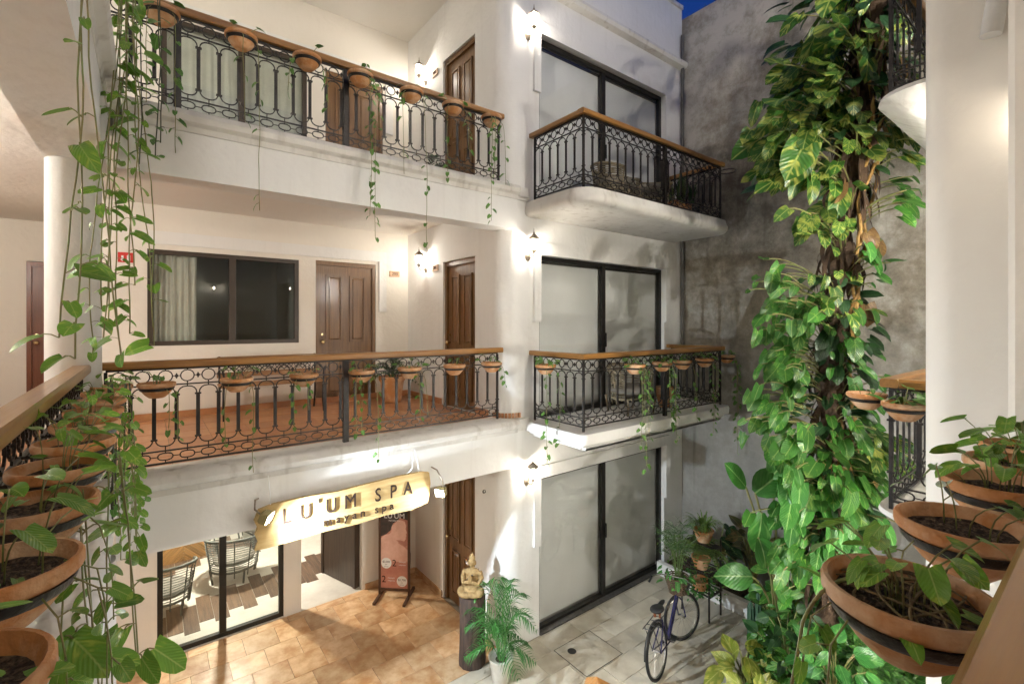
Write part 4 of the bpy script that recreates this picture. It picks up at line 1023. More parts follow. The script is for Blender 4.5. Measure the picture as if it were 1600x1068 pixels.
for i in range(16):                    # withered leaves hanging on
    z = random.uniform(2.0, 8.0); c = trunk_at(z); a = random.uniform(-3.0, -.9); o = Vector((math.cos(a), math.sin(a), 0))
    put_leaf(cl, c + o*random.uniform(.2, .42), o*.4 + Vector((0, 0, -1)) + rv(.2), VIEW + rv(.5), random.uniform(.14, .24), DEADL)
# darker inner leaves fill the mass
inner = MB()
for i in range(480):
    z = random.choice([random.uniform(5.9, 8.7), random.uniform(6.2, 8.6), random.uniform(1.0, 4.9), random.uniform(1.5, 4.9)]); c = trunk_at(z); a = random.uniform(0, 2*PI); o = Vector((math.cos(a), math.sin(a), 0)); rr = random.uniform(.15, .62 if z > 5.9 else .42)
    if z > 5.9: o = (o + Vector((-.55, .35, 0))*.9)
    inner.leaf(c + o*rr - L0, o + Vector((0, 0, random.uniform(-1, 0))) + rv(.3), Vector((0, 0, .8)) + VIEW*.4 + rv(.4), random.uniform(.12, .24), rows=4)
for mn, mb_ in MASS.items(): tag(mb_.build('leaf_mass', MATS[mn], cl, smooth=True), kind='stuff')
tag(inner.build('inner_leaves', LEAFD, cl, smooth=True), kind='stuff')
tag(pet.build('leaf_stalks', STEM, cl, smooth=True), kind='stuff')

# ================================================================== planting bed
bed = tag(MB().prism([(7.12, 4.98), (7.12, 3.35), (6.6, 3.05), (5.9, 2.95), (5.2, 2.75), (4.8, 2.3), (4.7, .74), (7.79, .74), (7.79, 4.98)], 'z', -.01, .12).build('planting_bed', SOIL), 'dark soil planting bed along the grey wall', None, None, 'structure')
kb = MB()
kp = [(7.06, 4.985), (7.06, 3.4), (6.95, 3.2), (6.6, 3.0)]
for (a, c) in zip(kp[:-1], kp[1:]):
    a, c = Vector((*a, 0)), Vector((*c, 0)); t_ = (c-a).normalized(); nn = Vector((-t_.y, t_.x, 0))*.045
    vs = [a-nn, c-nn, c+nn, a+nn]; kb.add([(v.x, v.y, .0) for v in vs] + [(v.x, v.y, .22) for v in vs], [(0,3,2,1),(4,5,6,7),(0,1,5,4),(1,2,6,5),(2,3,7,6),(3,0,4,7)])
tag(kb.build('bed_kerb', WALL), 'low white plastered kerb edging the planting bed by the wall', 'kerb')
gc = MB()
def mound(x, y): return .18 + .62*math.exp(-(((x-6.1)**2 + (y-2.2)**2)/.5)) + .45*math.exp(-(((x-5.6)**2+(y-1.6)**2)/.5)) + .12*math.sin(x*5)*math.cos(y*6)
k = 0
while k < 3600:
    x = random.uniform(4.75, 7.7); y = random.uniform(.8, 3.25)
    if y > 2.35 + (x-4.8)*.42: continue
    h = mound(x, y)*random.uniform(.35, 1.05); k += 1
    a = random.uniform(0, 2*PI); o = Vector((math.cos(a), math.sin(a), random.uniform(-.6, .3)))
    gc.leaf((x, y, h + .1), o + VIEW*.3, Vector((0, 0, 1)) + VIEW*.5 + rv(.5), random.choice((.05, .07, .09, .12, .16))*random.uniform(.8, 1.15), rows=3, wid=random.uniform(.45, .85), kind='oval')
tag(gc.build('ground_cover', LEAFC), 'glossy green ground cover filling the planting bed', 'ground cover', None, 'stuff')

# broad leaf plants, crotons, cactus in the bed
def broad_plant(loc, n, h, size, m, label, kind='oval', spread=.5, name='broadleaf_plant', cat='plant', lean=VIEW):
    t = thing(name, label, cat, loc, 0, 'planting bed plants'); L = Vector(loc); st = MB()
    for i in range(n):
        a = 2*PI*i/n + random.uniform(-.4, .4); o = Vector((math.cos(a), math.sin(a), 0)); hh = h*random.uniform(.45, 1.0)
        p = L + o*spread*random.uniform(.3, 1.0)*(1.2 - hh/h*.6) + Vector((0, 0, hh))
        st.tube([q - L for q in bezier(L + o*.03, L + Vector((0, 0, hh*.7)), p, 6)], .011 if size > .2 else .005, 5)
        put_leaf(t, p, o*.7 + lean*.2 + Vector((0, 0, random.uniform(-.6, .5))), Vector((0, 0, .8)) + lean*.7 - o*.2 + rv(.25), size*random.uniform(.75, 1.15), m, kind)
    st.build('stem', STEM, t, smooth=True)
    return t
t = thing('elephant_ear_plant', 'tall plant with broad plain green leaves left of the climbing trunk', 'plant', (6.55, 2.75, .1), 0, 'planting bed plants'); st = MB()
for (px, py, s_, dx, dz) in ((1165, 760, .42, -.3, .35), (1190, 800, .46, -.1, -.6), (1180, 770, .40, .5, .5), (1205, 745, .40, .4, .6), (1250, 775, .42, .5, -.1), (1270, 760, .44, .9, .25), (1175, 900, .42, -.9, .1), (1200, 870, .40, .5, .3), (1210, 905, .34, .3, -.5), (1290, 1000, .3, .5, -.2), (1185, 840, .36, .2, -.6)):
    p = at(px, py, 5.35); o = Vector((SH*dx, -CH*dx, dz)); put_leaf(t, p, o + VIEW*.15, VIEW*.9 + Vector((0, 0, .5)) + rv(.2), s_, LEAFB, 'oval')
    st.tube([q - Vector((6.55, 2.75, .1)) for q in bezier(Vector((6.55, 2.75, .1)) + rv(.08), (p + Vector((6.55, 2.75, .1)))/2 + Vector((.1, 0, .3)), p, 7)], .012, 6)
st.build('stem', STEM, t, smooth=True)
broad_plant((7.45, 3.55, .12), 26, 1.0, .26, mat_leaf('bronze_leaf', (.06, .07, .02), (.16, .11, .04), (.20, .18, .06), .5), 'bronze leaved shrub in the bed against the grey wall', 'lance', .5, 'bronze_shrub', 'shrub')
broad_plant((7.45, 4.1, .12), 22, .85, .24, LEAFD, 'dark green shrub behind the plant stand', 'lance', .4, 'dark_shrub', 'shrub')
broad_plant((5.5, 2.72, .12), 14, .42, .26, YELL, 'yellow green broad leaved plant at the front corner of the bed', 'lance', .28, 'croton_plant')
broad_plant((6.9, 3.05, .12), 24, .5, .13, PALMG, 'low bright fingered plant just inside the white kerb', 'lance', .3, 'umbrella_plant')
broad_plant((5.05, 2.35, .12), 16, .38, .22, YELL, 'lime striped plant at the bottom edge of the bed', 'lance', .3, 'croton_plant')
broad_plant((5.75, 2.35, .3), 22, .75, .17, LEAFD, 'dark leafy shrub rising from the ground cover behind the bicycle', 'lance', .4, 'dark_shrub', 'shrub')
broad_plant((6.6, 2.7, .2), 20, .95, .22, LEAFC, 'upright green shrub beside the cactus', 'oval', .38, 'green_shrub', 'shrub')
broad_plant((5.35, 1.75, .5), 20, .7, .2, PALMG, 'long leaved shrub under the largest near pot', 'lance', .42, 'green_shrub', 'shrub')
CACT = mat('cactus_green', (.03, .075, .045), .6, (.05, .11, .06), 8, .2)
t = thing('cactus', 'slim dark column cactus at the edge of the planting bed', 'cactus', (6.25, 3.0, .1), 0, 'planting bed plants')
for (dx, dy, h, r) in ((0, 0, .62, .04), (.05, -.07, .75, .038), (-.06, -.04, .42, .034)):
    prof = [(r*.8, 0), (r, .1), (r, h*.7), (r*.85, h*.9), (r*.4, h*.98), (0, h)]; c = MB(); n = 14
    for (rr, z) in prof: c.v += [(dx + rr*(1 + .16*(-1)**k)*math.cos(2*PI*k/n), dy + rr*(1 + .16*(-1)**k)*math.sin(2*PI*k/n), z) for k in range(n)]
    for i in range(len(prof)-1):
        for k in range(n): c.f.append((i*n+k, i*n+(k+1) % n, (i+1)*n+(k+1) % n, (i+1)*n+k))
    c.build('cactus_stem', CACT, t)
# spiky grass tufts
def grass_clump(name, label, loc, n, h, w0, m, spread, cat='plant', parent=None, group=None, droop=.5):
    t = parent or thing(name, label, cat, loc, 0, group); b = MB()
    for i in range(n):
        a = random.uniform(0, 2*PI); o = Vector((math.cos(a), math.sin(a), 0)); hh = h*random.uniform(.6, 1.05); s_ = spread*random.uniform(.3, 1)
        base = o*random.uniform(0, .04)
        b.blade(bezier(base, base + o*s_*.3 + Vector((0, 0, hh)), base + o*s_ + Vector((0, 0, hh*(1-droop*random.random()))), 6), w0, o)
    return t, b
t, b = grass_clump('grass_tuft', 'dark strappy plant low in the bed near the bottom edge', (5.75, 2.1, .5), 26, .55, .014, LEAFD, .4, group='planting bed plants')
b.build('blades', PALMG, t)

# ================================================================== potted areca palm
def frond(b, p, o, length, lift, n=20, ll=.26, w0=.011, droop=1.0, t0=.25):
    e = p + o*length*.8 + Vector((0, 0, lift)); c = p + o*length*.15 + Vector((0, 0, lift*1.15 + .2*length))
    pts = bezier(p, c, e - Vector((0, 0, droop*.25*length)), n)
    b.tube(pts, .005, 4, rs=[.007*(1-.8*i/n) for i in range(n+1)])
    for i in range(int(n*t0), n+1):
        t = i/n; T = (pts[min(i+1, n)] - pts[max(i-1, 0)]).normalized(); S = T.cross(Vector((0, 0, 1))).normalized(); l_ = ll*math.sin(PI*min(.97, .25+.7*(t-t0)/(1-t0)))
        for s_ in (-1, 1):
            d = (S*s_*.8 + T*.75 + Vector((0, 0, .12)) + rv(.08)).normalized(); q = pts[i]
            b.blade([q, q + d*l_*.5 + Vector((0, 0, .01)), q + d*l_ - Vector((0, 0, l_*.35))], w0, Vector((0, 0, 1)) + S*s_*.3)
PP = Vector((3.42, 4.66, .0))
pl = thing('potted_palm', 'feathery palm in a white pot below the golden statue', 'potted plant', PP)
MB().lathe([(.0, 0), (.10, 0), (.105, .01), (.145, .27), (.155, .275), (.155, .30), (.145, .30), (.138, .27), (.0, .25)], 28, cap=False).build('pot', mat('white_glaze', (.62, .60, .54), .35, (.50, .47, .40), 6, .05), pl, smooth='auto')
MB().lathe([(.0, .262), (.138, .258)], 20, cap=False).build('soil', SOIL, pl)
for i in range(17):
    a = 2*PI*i/17*2.4 + random.uniform(-.3, .3); o = Vector((math.cos(a), math.sin(a), 0)); hi = i % 3 != 0
    b = MB(); frond(b, o*.03 + Vector((0, 0, .26)), o, random.uniform(.45, .65), random.uniform(.45, .85) if hi else random.uniform(.12, .32), 18, .26, .0085, 1.0)
    b.build('frond', PALMG, pl)

# ================================================================== log and seated statue
lg = thing('log_pedestal', 'upright dark log pedestal at the terrace corner', 'pedestal', (3.30, 5.12, .016))
b = MB(); n = 22; prof = [(.165, 0), (.17, .05), (.16, .3), (.158, .6), (.165, .86), (.155, .88)]
rr = random.Random(3); wob = [1 + rr.uniform(-.05, .05) for _ in range(n)]
for (r, z) in prof: b.v += [(r*wob[k]*math.cos(2*PI*k/n), r*wob[k]*math.sin(2*PI*k/n), z) for k in range(n)]
for i in range(len(prof)-1):
    for k in range(n): b.f.append((i*n+k, i*n+(k+1) % n, (i+1)*n+(k+1) % n, (i+1)*n+k))
b.f.append(tuple((len(prof)-1)*n+k for k in range(n)))
b.build('log', mat('dark_bark', (.10, .062, .045), .85, (.035, .024, .02), 3., .8, 9, stretch=(8, 8, .9)), lg, smooth='auto')
GOLD = mat('gilded_wood', (.38, .26, .11), .8, (.22, .135, .05), 14, .5, 40)
bu = thing('statue', 'golden seated statue with praying hands on the log pedestal', 'statue', (3.29, 5.11, .90), R(-140))
def remesh(parts, name, m, parent, vox=.008, smooth_it=4):
    me = parts.mesh(name, m); o = bpy.data.objects.new(name, me); COL.link(o)
    md = o.modifiers.new('r', 'REMESH'); md.mode = 'VOXEL'; md.voxel_size = vox; md.use_smooth_shade = True
    ms = o.modifiers.new('s', 'SMOOTH'); ms.iterations = smooth_it; ms.factor = .5
    dg = bpy.context.evaluated_depsgraph_get(); me2 = bpy.data.meshes.new_from_object(o.evaluated_get(dg)); bpy.data.objects.remove(o)
    me2.materials.clear(); me2.materials.append(m); me2.name = name
    me2.polygons.foreach_set('use_smooth', [True]*len(me2.polygons))
    return obj(name, me2, parent)
b = MB()   # local: faces +X
b.ell((.0, 0, .06), (.11, .14, .06)); b.ell((-.02, 0, .19), (.062, .085, .12)); b.ell((-.015, 0, .27), (.06, .10, .055))
b.ell((.05, .12, .055), (.09, .055, .05)); b.ell((.05, -.12, .055), (.09, .055, .05)); b.ell((.11, .05, .045), (.05, .09, .036)); b.ell((.12, -.05, .04), (.05, .09, .034))
b.tube([(-.015, .095, .285), (-.01, .125, .21), (.05, .095, .15), (.085, .03, .19)], .03, 8, rs=[.036, .031, .028, .022])
b.tube([(-.015, -.095, .285), (-.01, -.125, .21), (.05, -.095, .15), (.085, -.03, .19)], .03, 8, rs=[.036, .031, .028, .022])
b.tube([(.085, .014, .17), (.09, .012, .25), (.088, .006, .29)], .015, 6, rs=[.018, .016, .006]); b.tube([(.085, -.014, .17), (.09, -.012, .25), (.088, -.006, .29)], .015, 6, rs=[.018, .016, .006])
b.tube([(-.01, 0, .29), (-.005, 0, .36)], .03, 8)
b.ell((.0, 0, .405), (.052, .047, .062)); b.ell((-.005, 0, .455), (.042, .042, .03)); b.ell((-.005, 0, .485), (.022, .022, .028)); b.lathe([(.012, .50), (.004, .535)], 8, (-.005, 0, 0))
b.ell((.051, 0, .40), (.012, .008, .016)); b.ell((.046, 0, .378), (.008, .014, .005)); b.ell((0, .05, .395), (.012, .009, .03)); b.ell((0, -.05, .395), (.012, .009, .03))
b.ell((.044, .02, .413), (.008, .012, .005)); b.ell((.044, -.02, .413), (.008, .012, .005))
remesh(b, 'figure', GOLD, bu, .0065, 2)
MB().tube([(-.05, .075, .30), (.02, .05, .285), (.055, -.02, .23), (.045, -.075, .18)], .009, 6).build('sash', mat('dark_lacquer', (.08, .05, .03), .5), bu, smooth=True)
b = MB()
for k in range(7): b.leaf((.13 + random.uniform(-.03, .02), random.uniform(-.1, .12), .012), rv(1), (0, 0, 1), .05, rows=3)
tag(b.build('leaf_offering', LEAFB, bu), kind='stuff')
# dry sticks by the log
# ================================================================== poster stand
ps = thing('poster_stand', 'wooden standing poster frame with a pink spa advertisement by the entrance', 'poster stand', (3.11, 7.10, .016), R(-43))
FW = mat_wood('poster_frame_wood', (.10, .045, .022), (.05, .022, .012), .5, 2, 2.)
b = MB(); b.box(-.255, -.22, -.015, .015, .03, 1.40); b.box(.22, .255, -.015, .015, .03, 1.40); b.box(-.22, .22, -.015, .015, 1.365, 1.40); b.box(-.22, .22, -.015, .015, .10, .135); b.build('frame', FW, ps)
for x in (-.237, .237): MB().box(x-.02, x+.02, -.26, .26, .0, .035).build('foot', FW, ps)
MB().box(-.22, .22, -.003, .003, .135, 1.365).build('poster', mat('poster_pink', (.42, .15, .105), .45, (.58, .27, .20), 3.4, 0), ps)
post = [o for o in ps.children if o.name.startswith('poster')][0]
SK = mat('print_skin', (.78, .50, .40), .45, (.62, .34, .26), 4, 0); HR = mat('print_hair', (.025, .02, .02), .45, (.06, .04, .035), 12, 0); SK2 = mat('print_skin_shade', (.46, .19, .135), .45)
def flat(poly, y, m, nm): return MB().prism([(p[0], p[1]) for p in poly], 'y', y, y+.0006).build(nm, m, post)
flat([(-.22, .95), (-.22, 1.365), (.22, 1.365), (.22, 1.22), (.1, 1.25), (-.02, 1.16), (-.06, 1.05), (-.14, .98)], -.0040, HR, 'printed_hair')
flat([(-.22, .56), (-.22, .92), (-.15, .98), (-.09, .99), (-.05, 1.02), (-.04, 1.10), (.02, 1.18), (.10, 1.22), (.17, 1.20), (.19, 1.13), (.185, 1.08), (.205, 1.02), (.19, 1.0), (.195, .97), (.185, .95), (.185, .92), (.16, .885), (.10, .90), (.06, .86), (.10, .83), (.16, .80), (.22, .74), (.22, .56)], -.0047, SK, 'printed_shoulder')
flat([(.03, .90), (.10, .90), (.16, .885), (.19, .89), (.22, .83), (.17, .80), (.11, .845)], -.0054, SK2, 'printed_neck_shade')
flat([(-.05, 1.09), (-.03, 1.14), (.0, 1.15), (.015, 1.11), (-.005, 1.06), (-.03, 1.05)], -.0054, SK, 'printed_ear')
for (x, z) in ((-.13, .53), (.125, .25)): flat([(x + .085*math.cos(2*PI*i/24), z + .085*math.sin(2*PI*i/24)) for i in range(24)], -.0058, WHT, 'price_circle')
for (tx, x, z, sz, m) in (("LU'UM", 0, 1.28, .12, WHT), ('MAYAN SPA', 0, 1.205, .034, WHT), ('$2,000', -.13, .55, .045, INK), ('por', -.13, .51, .025, INK), ('persona', -.13, .475, .022, INK), ('2', .0, .53, .15, INK), ('MASAJES', .13, .555, .03, WHT), ('relajantes', .13, .51, .03, WHT), ('2', -.17, .27, .15, INK), ('MASAJES', -.05, .295, .03, WHT), ('relajantes', -.05, .255, .03, WHT), ('$1,700', .125, .27, .045, INK), ('por', .125, .23, .025, INK), ('persona', .125, .195, .022, INK)):
    o = txt(tx, sz, m, post, ext=.0003); o.location = (x, -.0066, z); o.rotation_euler = (PI/2, 0, 0)
# extinguisher half hidden behind the poster
ex = thing('fire_extinguisher', 'red fire extinguisher half hidden behind the poster stand', 'extinguisher', (3.44, 7.43, .016))
MB().lathe([(.0, 0), (.07, 0), (.075, .02), (.075, .42), (.06, .48), (.025, .51), (.025, .53), (.0, .53)], 18).build('cylinder_body', RED, ex, smooth='auto')
b = MB(); b.lathe([(.02, .53), (.02, .57), (.0, .57)], 10); b.box(-.09, .03, -.012, .012, .57, .585); b.box(-.085, .02, -.012, .012, .60, .612); b.tube([(.02, 0, .56), (.08, 0, .55), (.10, 0, .42), (.095, 0, .25)], .01, 6); b.build('valve', FRAME, ex)
# small hook on the pillar wall
b = MB(); b.tube([(0, 0, 0), (-.03, 0, -.01), (-.045, 0, .02), (-.03, 0, .035)], .006, 5); b.tube([(-.03 + .022*math.cos(a), 0, .01 + .022*math.sin(a)) for a in [2*PI*i/12 for i in range(12)]], .005, 4, True)
o = b.build('wall_hook', IRON, None, loc=(3.716, 5.42, 2.02)); tag(o, 'small black hook on the white wall right of the ground floor door', 'hook')

# ================================================================== wicker armchairs
WICK = mat('grey_wicker', (.085, .088, .075), .7, (.14, .14, .12), 30, .2); WICKB = mat('tan_wicker', (.30, .25, .16), .7, (.20, .16, .10), 30, .2)
CUSH = mat('grey_cushion', (.20, .18, .15), .9)
def wicker(loc, rz, label, m, group, h=.78, wtop=.37, seat=.40, rows=14):
    """tub chair: open side towards +X"""
    t = thing('wicker_chair', label, 'chair', loc, rz, group)
    def rim(z, a): k = wtop*(.74 + .26*(z/h)); return Vector((-k*math.cos(a)*1.0, k*math.sin(a)*1.05, z - (.0 if z < .5 else (abs(a)/2)**2*.10)))
    A = [R(-125 + 250*i/22) for i in range(23)]
    MB().tube([rim(h, a) for a in A], .02, 7).build('top_rail', m, t, smooth=True)
    b = MB()
    for k in range(rows): b.tube([rim(.24 + (h-.27)*k/(rows-1), a) for a in A], .007, 4)
    tag(b.build('woven_strands', m, t), kind='stuff')
    for a in A[::3]: MB().tube([rim(.12, a), rim(.45, a), rim(h, a)], .010, 5).build('stay', m, t)
    MB().tube([rim(.22, a) for a in A], .014, 6, True).build('seat_frame', m, t, smooth=True)
    MB().lathe([(.0, seat-.1), (.28, seat-.1), (.30, seat-.06), (.30, seat-.03), (.27, seat), (.0, seat+.005)], 20, sy=1.05).build('cushion', CUSH, t, smooth=True)
    for (sx, sy) in ((1, 1), (1, -1), (-1, 1), (-1, -1)): MB().tube([(sx*.22, sy*.24, .0), (sx*.25, sy*.27, .25)], .016, 7).build('leg', m, t)
    return t
wicker((.22, 8.85, .005), R(75), 'grey strand armchair at the left edge of the spa glass', WICK, 'spa lounge chairs')
wicker((1.18, 9.35, .005), R(60), 'grey strand armchair behind the glass mullion of the spa', WICK, 'spa lounge chairs', wtop=.42)
wicker((1.75, 10.6, .005), R(200), 'grey strand armchair deep in the spa lounge behind the sign', WICK, 'spa lounge chairs')
wicker((5.35, 4.52, 6.0), R(-60), 'tan wicker tub chair near the pillar end of the upper balcony', WICKB, 'balcony chairs', .62, .33)
wicker((6.05, 4.45, 6.0), R(-110), 'tan wicker tub chair in the middle of the upper balcony', WICKB, 'balcony chairs', .58, .33)
wicker((5.75, 4.55, 3.02), R(-100), 'tan wicker tub chair behind the potted middle balcony railing', WICKB, 'balcony chairs', .70, .33)
# snake plant trough on the upper balcony
t = thing('snake_plant', 'tall snake plant in an orange trough at the wall end of the upper balcony', 'potted plant', (6.75, 4.42, 6.0), 0, 'balcony plants')
MB().prism([(-.16, 0), (.16, 0), (.20, .28), (.17, .28), (.15, .24), (-.15, .24), (-.17, .28), (-.20, .28)], 'y', -.15, .15).build('pot', TERRA, t)
b = MB()
for i in range(22):
    a = random.uniform(0, 2*PI); o = Vector((math.cos(a), math.sin(a), 0)); p = Vector((random.uniform(-.13, .13), random.uniform(-.1, .1), .22)); h = random.uniform(.35, .62)
    b.blade([p, p + o*.04 + Vector((0, 0, h*.5)), p + o*.10 + Vector((0, 0, h))], .028, o + rv(.3))
b.build('blades', mat_leaf('snake_leaf', (.03, .08, .025), (.18, .21, .07), (.28, .30, .1), .7), t)
t = thing('balcony_pot', 'glazed dark pot with strappy leaves at the wall end of the upper balcony', 'potted plant', (7.14, 4.4, 6.0), 0, 'balcony plants')
MB().lathe([(.0, 0), (.10, 0), (.15, .3), (.14, .3), (.12, .26), (.0, .26)], 18, cap=False).build('pot', mat('dark_glaze', (.03, .035, .04), .2), t, smooth='auto')
_, b = grass_clump('', '', None, 30, .5, .012, LEAFD, .2, parent=t); b.xf(Matrix.Translation((0, 0, .26))); b.build('blades', LEAFD, t)
t = thing('balcony_pot', 'brown pot standing behind the middle balcony railing', 'potted plant', (6.55, 4.5, 3.02), 0, 'balcony plants')
MB().lathe([(.0, 0), (.10, 0), (.16, .32), (.15, .32), (.13, .28), (.0, .28)], 18, cap=False).build('pot', TERRA, t, smooth='auto')
_, b = grass_clump('', '', None, 26, .45, .014, PALMG, .3, parent=t); b.xf(Matrix.Translation((0, 0, .28))); b.build('blades', PALMG, t)

# ================================================================== gallery bench and floor pots
bn = thing('bench', 'wooden bench with black iron lattice back behind the middle gallery railing', 'bench', (1.42, 7.45, M+.02))
SLW = mat_wood('bench_wood', (.30, .14, .045), (.20, .09, .03), .45, 0, 2.2)
for k in range(5): MB().bbox(-.66, .66, -.25 + k*.085, -.18 + k*.085, .43, .455, .006).build('seat_slat', SLW, bn)
for z in (.56, .78): MB().bbox(-.66, .66, .20, .225, z-.035, z+.035, .006).build('back_slat', SLW, bn)
b = MB()
for i in range(9):
    x = -.52 + i*.13; b.tube([(x-.07, .21, .60), (x+.07, .21, .745)], .007, 4); b.tube([(x+.07, .212, .60), (x-.07, .212, .745)], .007, 4); b.tube([(x + .05*math.cos(a), .213, .672 + .05*math.sin(a)) for a in [2*PI*j/10 for j in range(10)]], .006, 4, True)
b.build('back_lattice', IRON, bn)
for s_ in (-1, 1):
    b = MB(); x = s_*.63; b.tube([(x, -.27, 0), (x, -.22, .2), (x, -.25, .43)], .014, 6); b.tube([(x, .25, 0), (x, .19, .25), (x, .19, .44), (x, .225, .82)], .014, 6); b.tube([(x, -.25, .43), (x, .19, .43)], .012, 6); b.tube([(x, -.25, .43), (x, -.27, .62), (x, .0, .66), (x, .20, .64)], .012, 6)
    b.build('side_frame', IRON, bn, smooth=True)
def floor_pot(loc, label, h, n, ln, m, kind='palm'):
    t = thing('floor_pot', label, 'potted plant', loc, 0, 'pots standing on the galleries'); k = h/.36
    MB().lathe([(.0, 0), (.11*k, 0), (.125*k, .03*k), (.165*k, .30*k), (.18*k, .30*k), (.185*k, .36*k), (.165*k, .36*k), (.155*k, .32*k), (.0, .32*k)], 22, cap=False).build('pot', TERRA, t, smooth='auto')
    for i in range(n):
        a = 2*PI*i/n + random.uniform(-.3, .3); o = Vector((math.cos(a), math.sin(a), 0)); b = MB()
        frond(b, o*.03 + Vector((0, 0, h*.9)), o, ln*random.uniform(.8, 1.1), random.uniform(.05, .45), 14, .13, .014, 1.3, .15); b.build('frond', m, t)
    return t
floor_pot((3.18, 7.35, M+.02), 'terracotta floor pot with dark fronds in the corner of the middle gallery', .42, 13, .55, LEAFD)
floor_pot((2.95, 6.9, U+.001), 'low pot of dark leaves on the upper gallery floor near the lantern', .30, 11, .5, LEAFD)
floor_pot((3.30, 6.3, U+.001), 'second low pot of dark leaves on the upper gallery beside the side door', .28, 10, .45, LEAFD)

# ================================================================== bicycle with a planted basket
bk = thing('bicycle', 'blue bicycle with a planted front basket parked on the courtyard paving', 'bicycle', (4.97, 3.49, .004), R(14))
bk.scale = (.9, .9, .9)
RUB = mat('tyre_rubber', (.012, .012, .012), .75); CHR = mat('chrome', (.6, .6, .6), .2, metal=1.); BLU = mat('blue_paint', (.010, .010, .055), .25, (.02, .018, .09), 8, 0, coat=.5); BLK = mat('black_plastic', (.015, .015, .015), .45)
LEAN = R(-7)
def wheel(nm, cx, steer, lab=None):
    w_ = bpy.data.objects.new(nm, None)
    Rr = .33
    ty = MB().tube([(Rr*math.cos(a), 0, Rr*math.sin(a)) for a in [2*PI*i/36 for i in range(36)]], .021, 8, True)
    mt = Matrix.Translation((cx, 0, .352)) @ Matrix.Rotation(steer, 4, 'Z')
    LM = Matrix.Rotation(LEAN, 4, 'X') @ mt
    o = ty.xf(LM).build(nm, RUB, bk, smooth=True)
    MB().tube([(.302*math.cos(a), 0, .302*math.sin(a)) for a in [2*PI*i/36 for i in range(36)]], .012, 6, True).xf(LM).build('rim', CHR, o, smooth=True)
    s = MB()
    for i in range(18):
        a = 2*PI*i/18; s.tube([(.02*math.cos(a+1), .03*(-1)**i, .02*math.sin(a+1)), (.30*math.cos(a), 0, .30*math.sin(a))], .0016, 3)
    s.tube([(0, -.05, 0), (0, .05, 0)], .022, 8); s.xf(LM).build('spokes', CHR, o)
    return o
wheel('wheel', 0, 0); wheel('wheel', 1.02, R(-28))
LX = Matrix.Rotation(LEAN, 4, 'X')
f = MB(); BB = (.42, 0, .29); HT = (.90, 0, .80); HB = (.925, 0, .66); ST = (.27, 0, .66)
for (p, q, r) in ((BB, HB, .019), ((.41, 0, .34), (.885, 0, .72), .017), (BB, ST, .016), ((.86, 0, .92), HB, .02)): f.tube([p, q], r, 8)
for y in (-.06, .06): f.tube([(0, y, .352), (.42, y*.5, .29)], .010, 6); f.tube([(0, y, .352), (.27, y*.3, .62)], .009, 6)
f.xf(LX); f.build('frame', BLU, bk, smooth='auto')
f = MB()
for y in (-.055, .055): f.tube([(.925, y*.5, .67), (.955, y, .62), (1.02, y, .352)], .011, 6)
f.xf(LX); f.build('fork', BLU, bk)
f = MB()
f.tube([(.26, 0, .66), (.24, 0, .80)], .013, 8); f.xf(LX); f.build('seat_post', CHR, bk)
sd = MB(); sd.ell((.17, 0, .84), (.12, .10, .04)); sd.ell((.32, 0, .845), (.12, .035, .03)); sd.xf(LX); remesh(sd, 'saddle', BLK, bk, .01, 4)
f = MB(); f.lathe([(.012, 0), (.012, .05), (.025, .055), (.025, .06), (.012, .065), (.012, .1)], 8, (.16, -.03, .73)); f.lathe([(.02, .0), (.02, .08)], 8, (.16, .04, .73)); f.xf(LX); f.build('saddle_spring', mat('rusty_spring', (.30, .10, .04), .6, metal=.5), bk)
f = MB(); f.tube([(.86, 0, .92), (.85, 0, .99)], .012, 8); f.tube([(.62, -.28, .97), (.74, -.29, 1.0), (.86, -.18, 1.0), (.87, 0, .99), (.86, .18, 1.0), (.74, .29, 1.0), (.62, .28, .97)], .011, 8); f.xf(LX); f.build('handlebar', CHR, bk, smooth=True)
for y in (-.283, .283):
    f = MB().tube([(.61, y, .968), (.73, y*1.02, .998)], .016, 8).xf(LX); f.build('grip', BLK, bk)
f = MB(); f.tube([(.42 + .085*math.cos(a), .055, .29 + .085*math.sin(a)) for a in [2*PI*i/20 for i in range(20)]], .007, 5, True)
for y, s_ in ((.08, 1), (-.08, -1)): f.tube([(.42, y, .29), (.42 + s_*.11, y, .29 - s_*.12)], .009, 6)
f.tube([(.42, -.09, .29), (.42, .09, .29)], .016, 8); f.xf(LX); f.build('crank', CHR, bk)
for y, s_ in ((.13, 1), (-.13, -1)):
    f = MB().box(.42 + s_*.11 - .045, .42 + s_*.11 + .045, y-.04, y+.04, .29 - s_*.12 - .012, .29 - s_*.12 + .012).xf(LX); f.build('pedal', BLK, bk)
f = MB(); f.tube([(0 + .375*math.cos(a), 0, .352 + .375*math.sin(a)) for a in [R(20 + 150*i/14) for i in range(15)]], .018, 5); f.xf(LX); f.build('mudguard', BLK, bk)
f = MB()
for y in (-.06, .06): f.tube([(.22, y, .74), (-.22, y, .74)], .006, 5); f.tube([(-.15, y, .74), (0, y, .36)], .006, 5)
for x in (-.2, -.08, .04, .16): f.tube([(x, -.06, .74), (x, .06, .74)], .006, 5)
f.xf(LX); f.build('rear_rack', IRON, bk)
f = MB(); f.tube([(.38, .05, .28), (.36, .12, .12), (.34, .18, .0)], .009, 6); f.xf(LX); f.build('kickstand', CHR, bk)
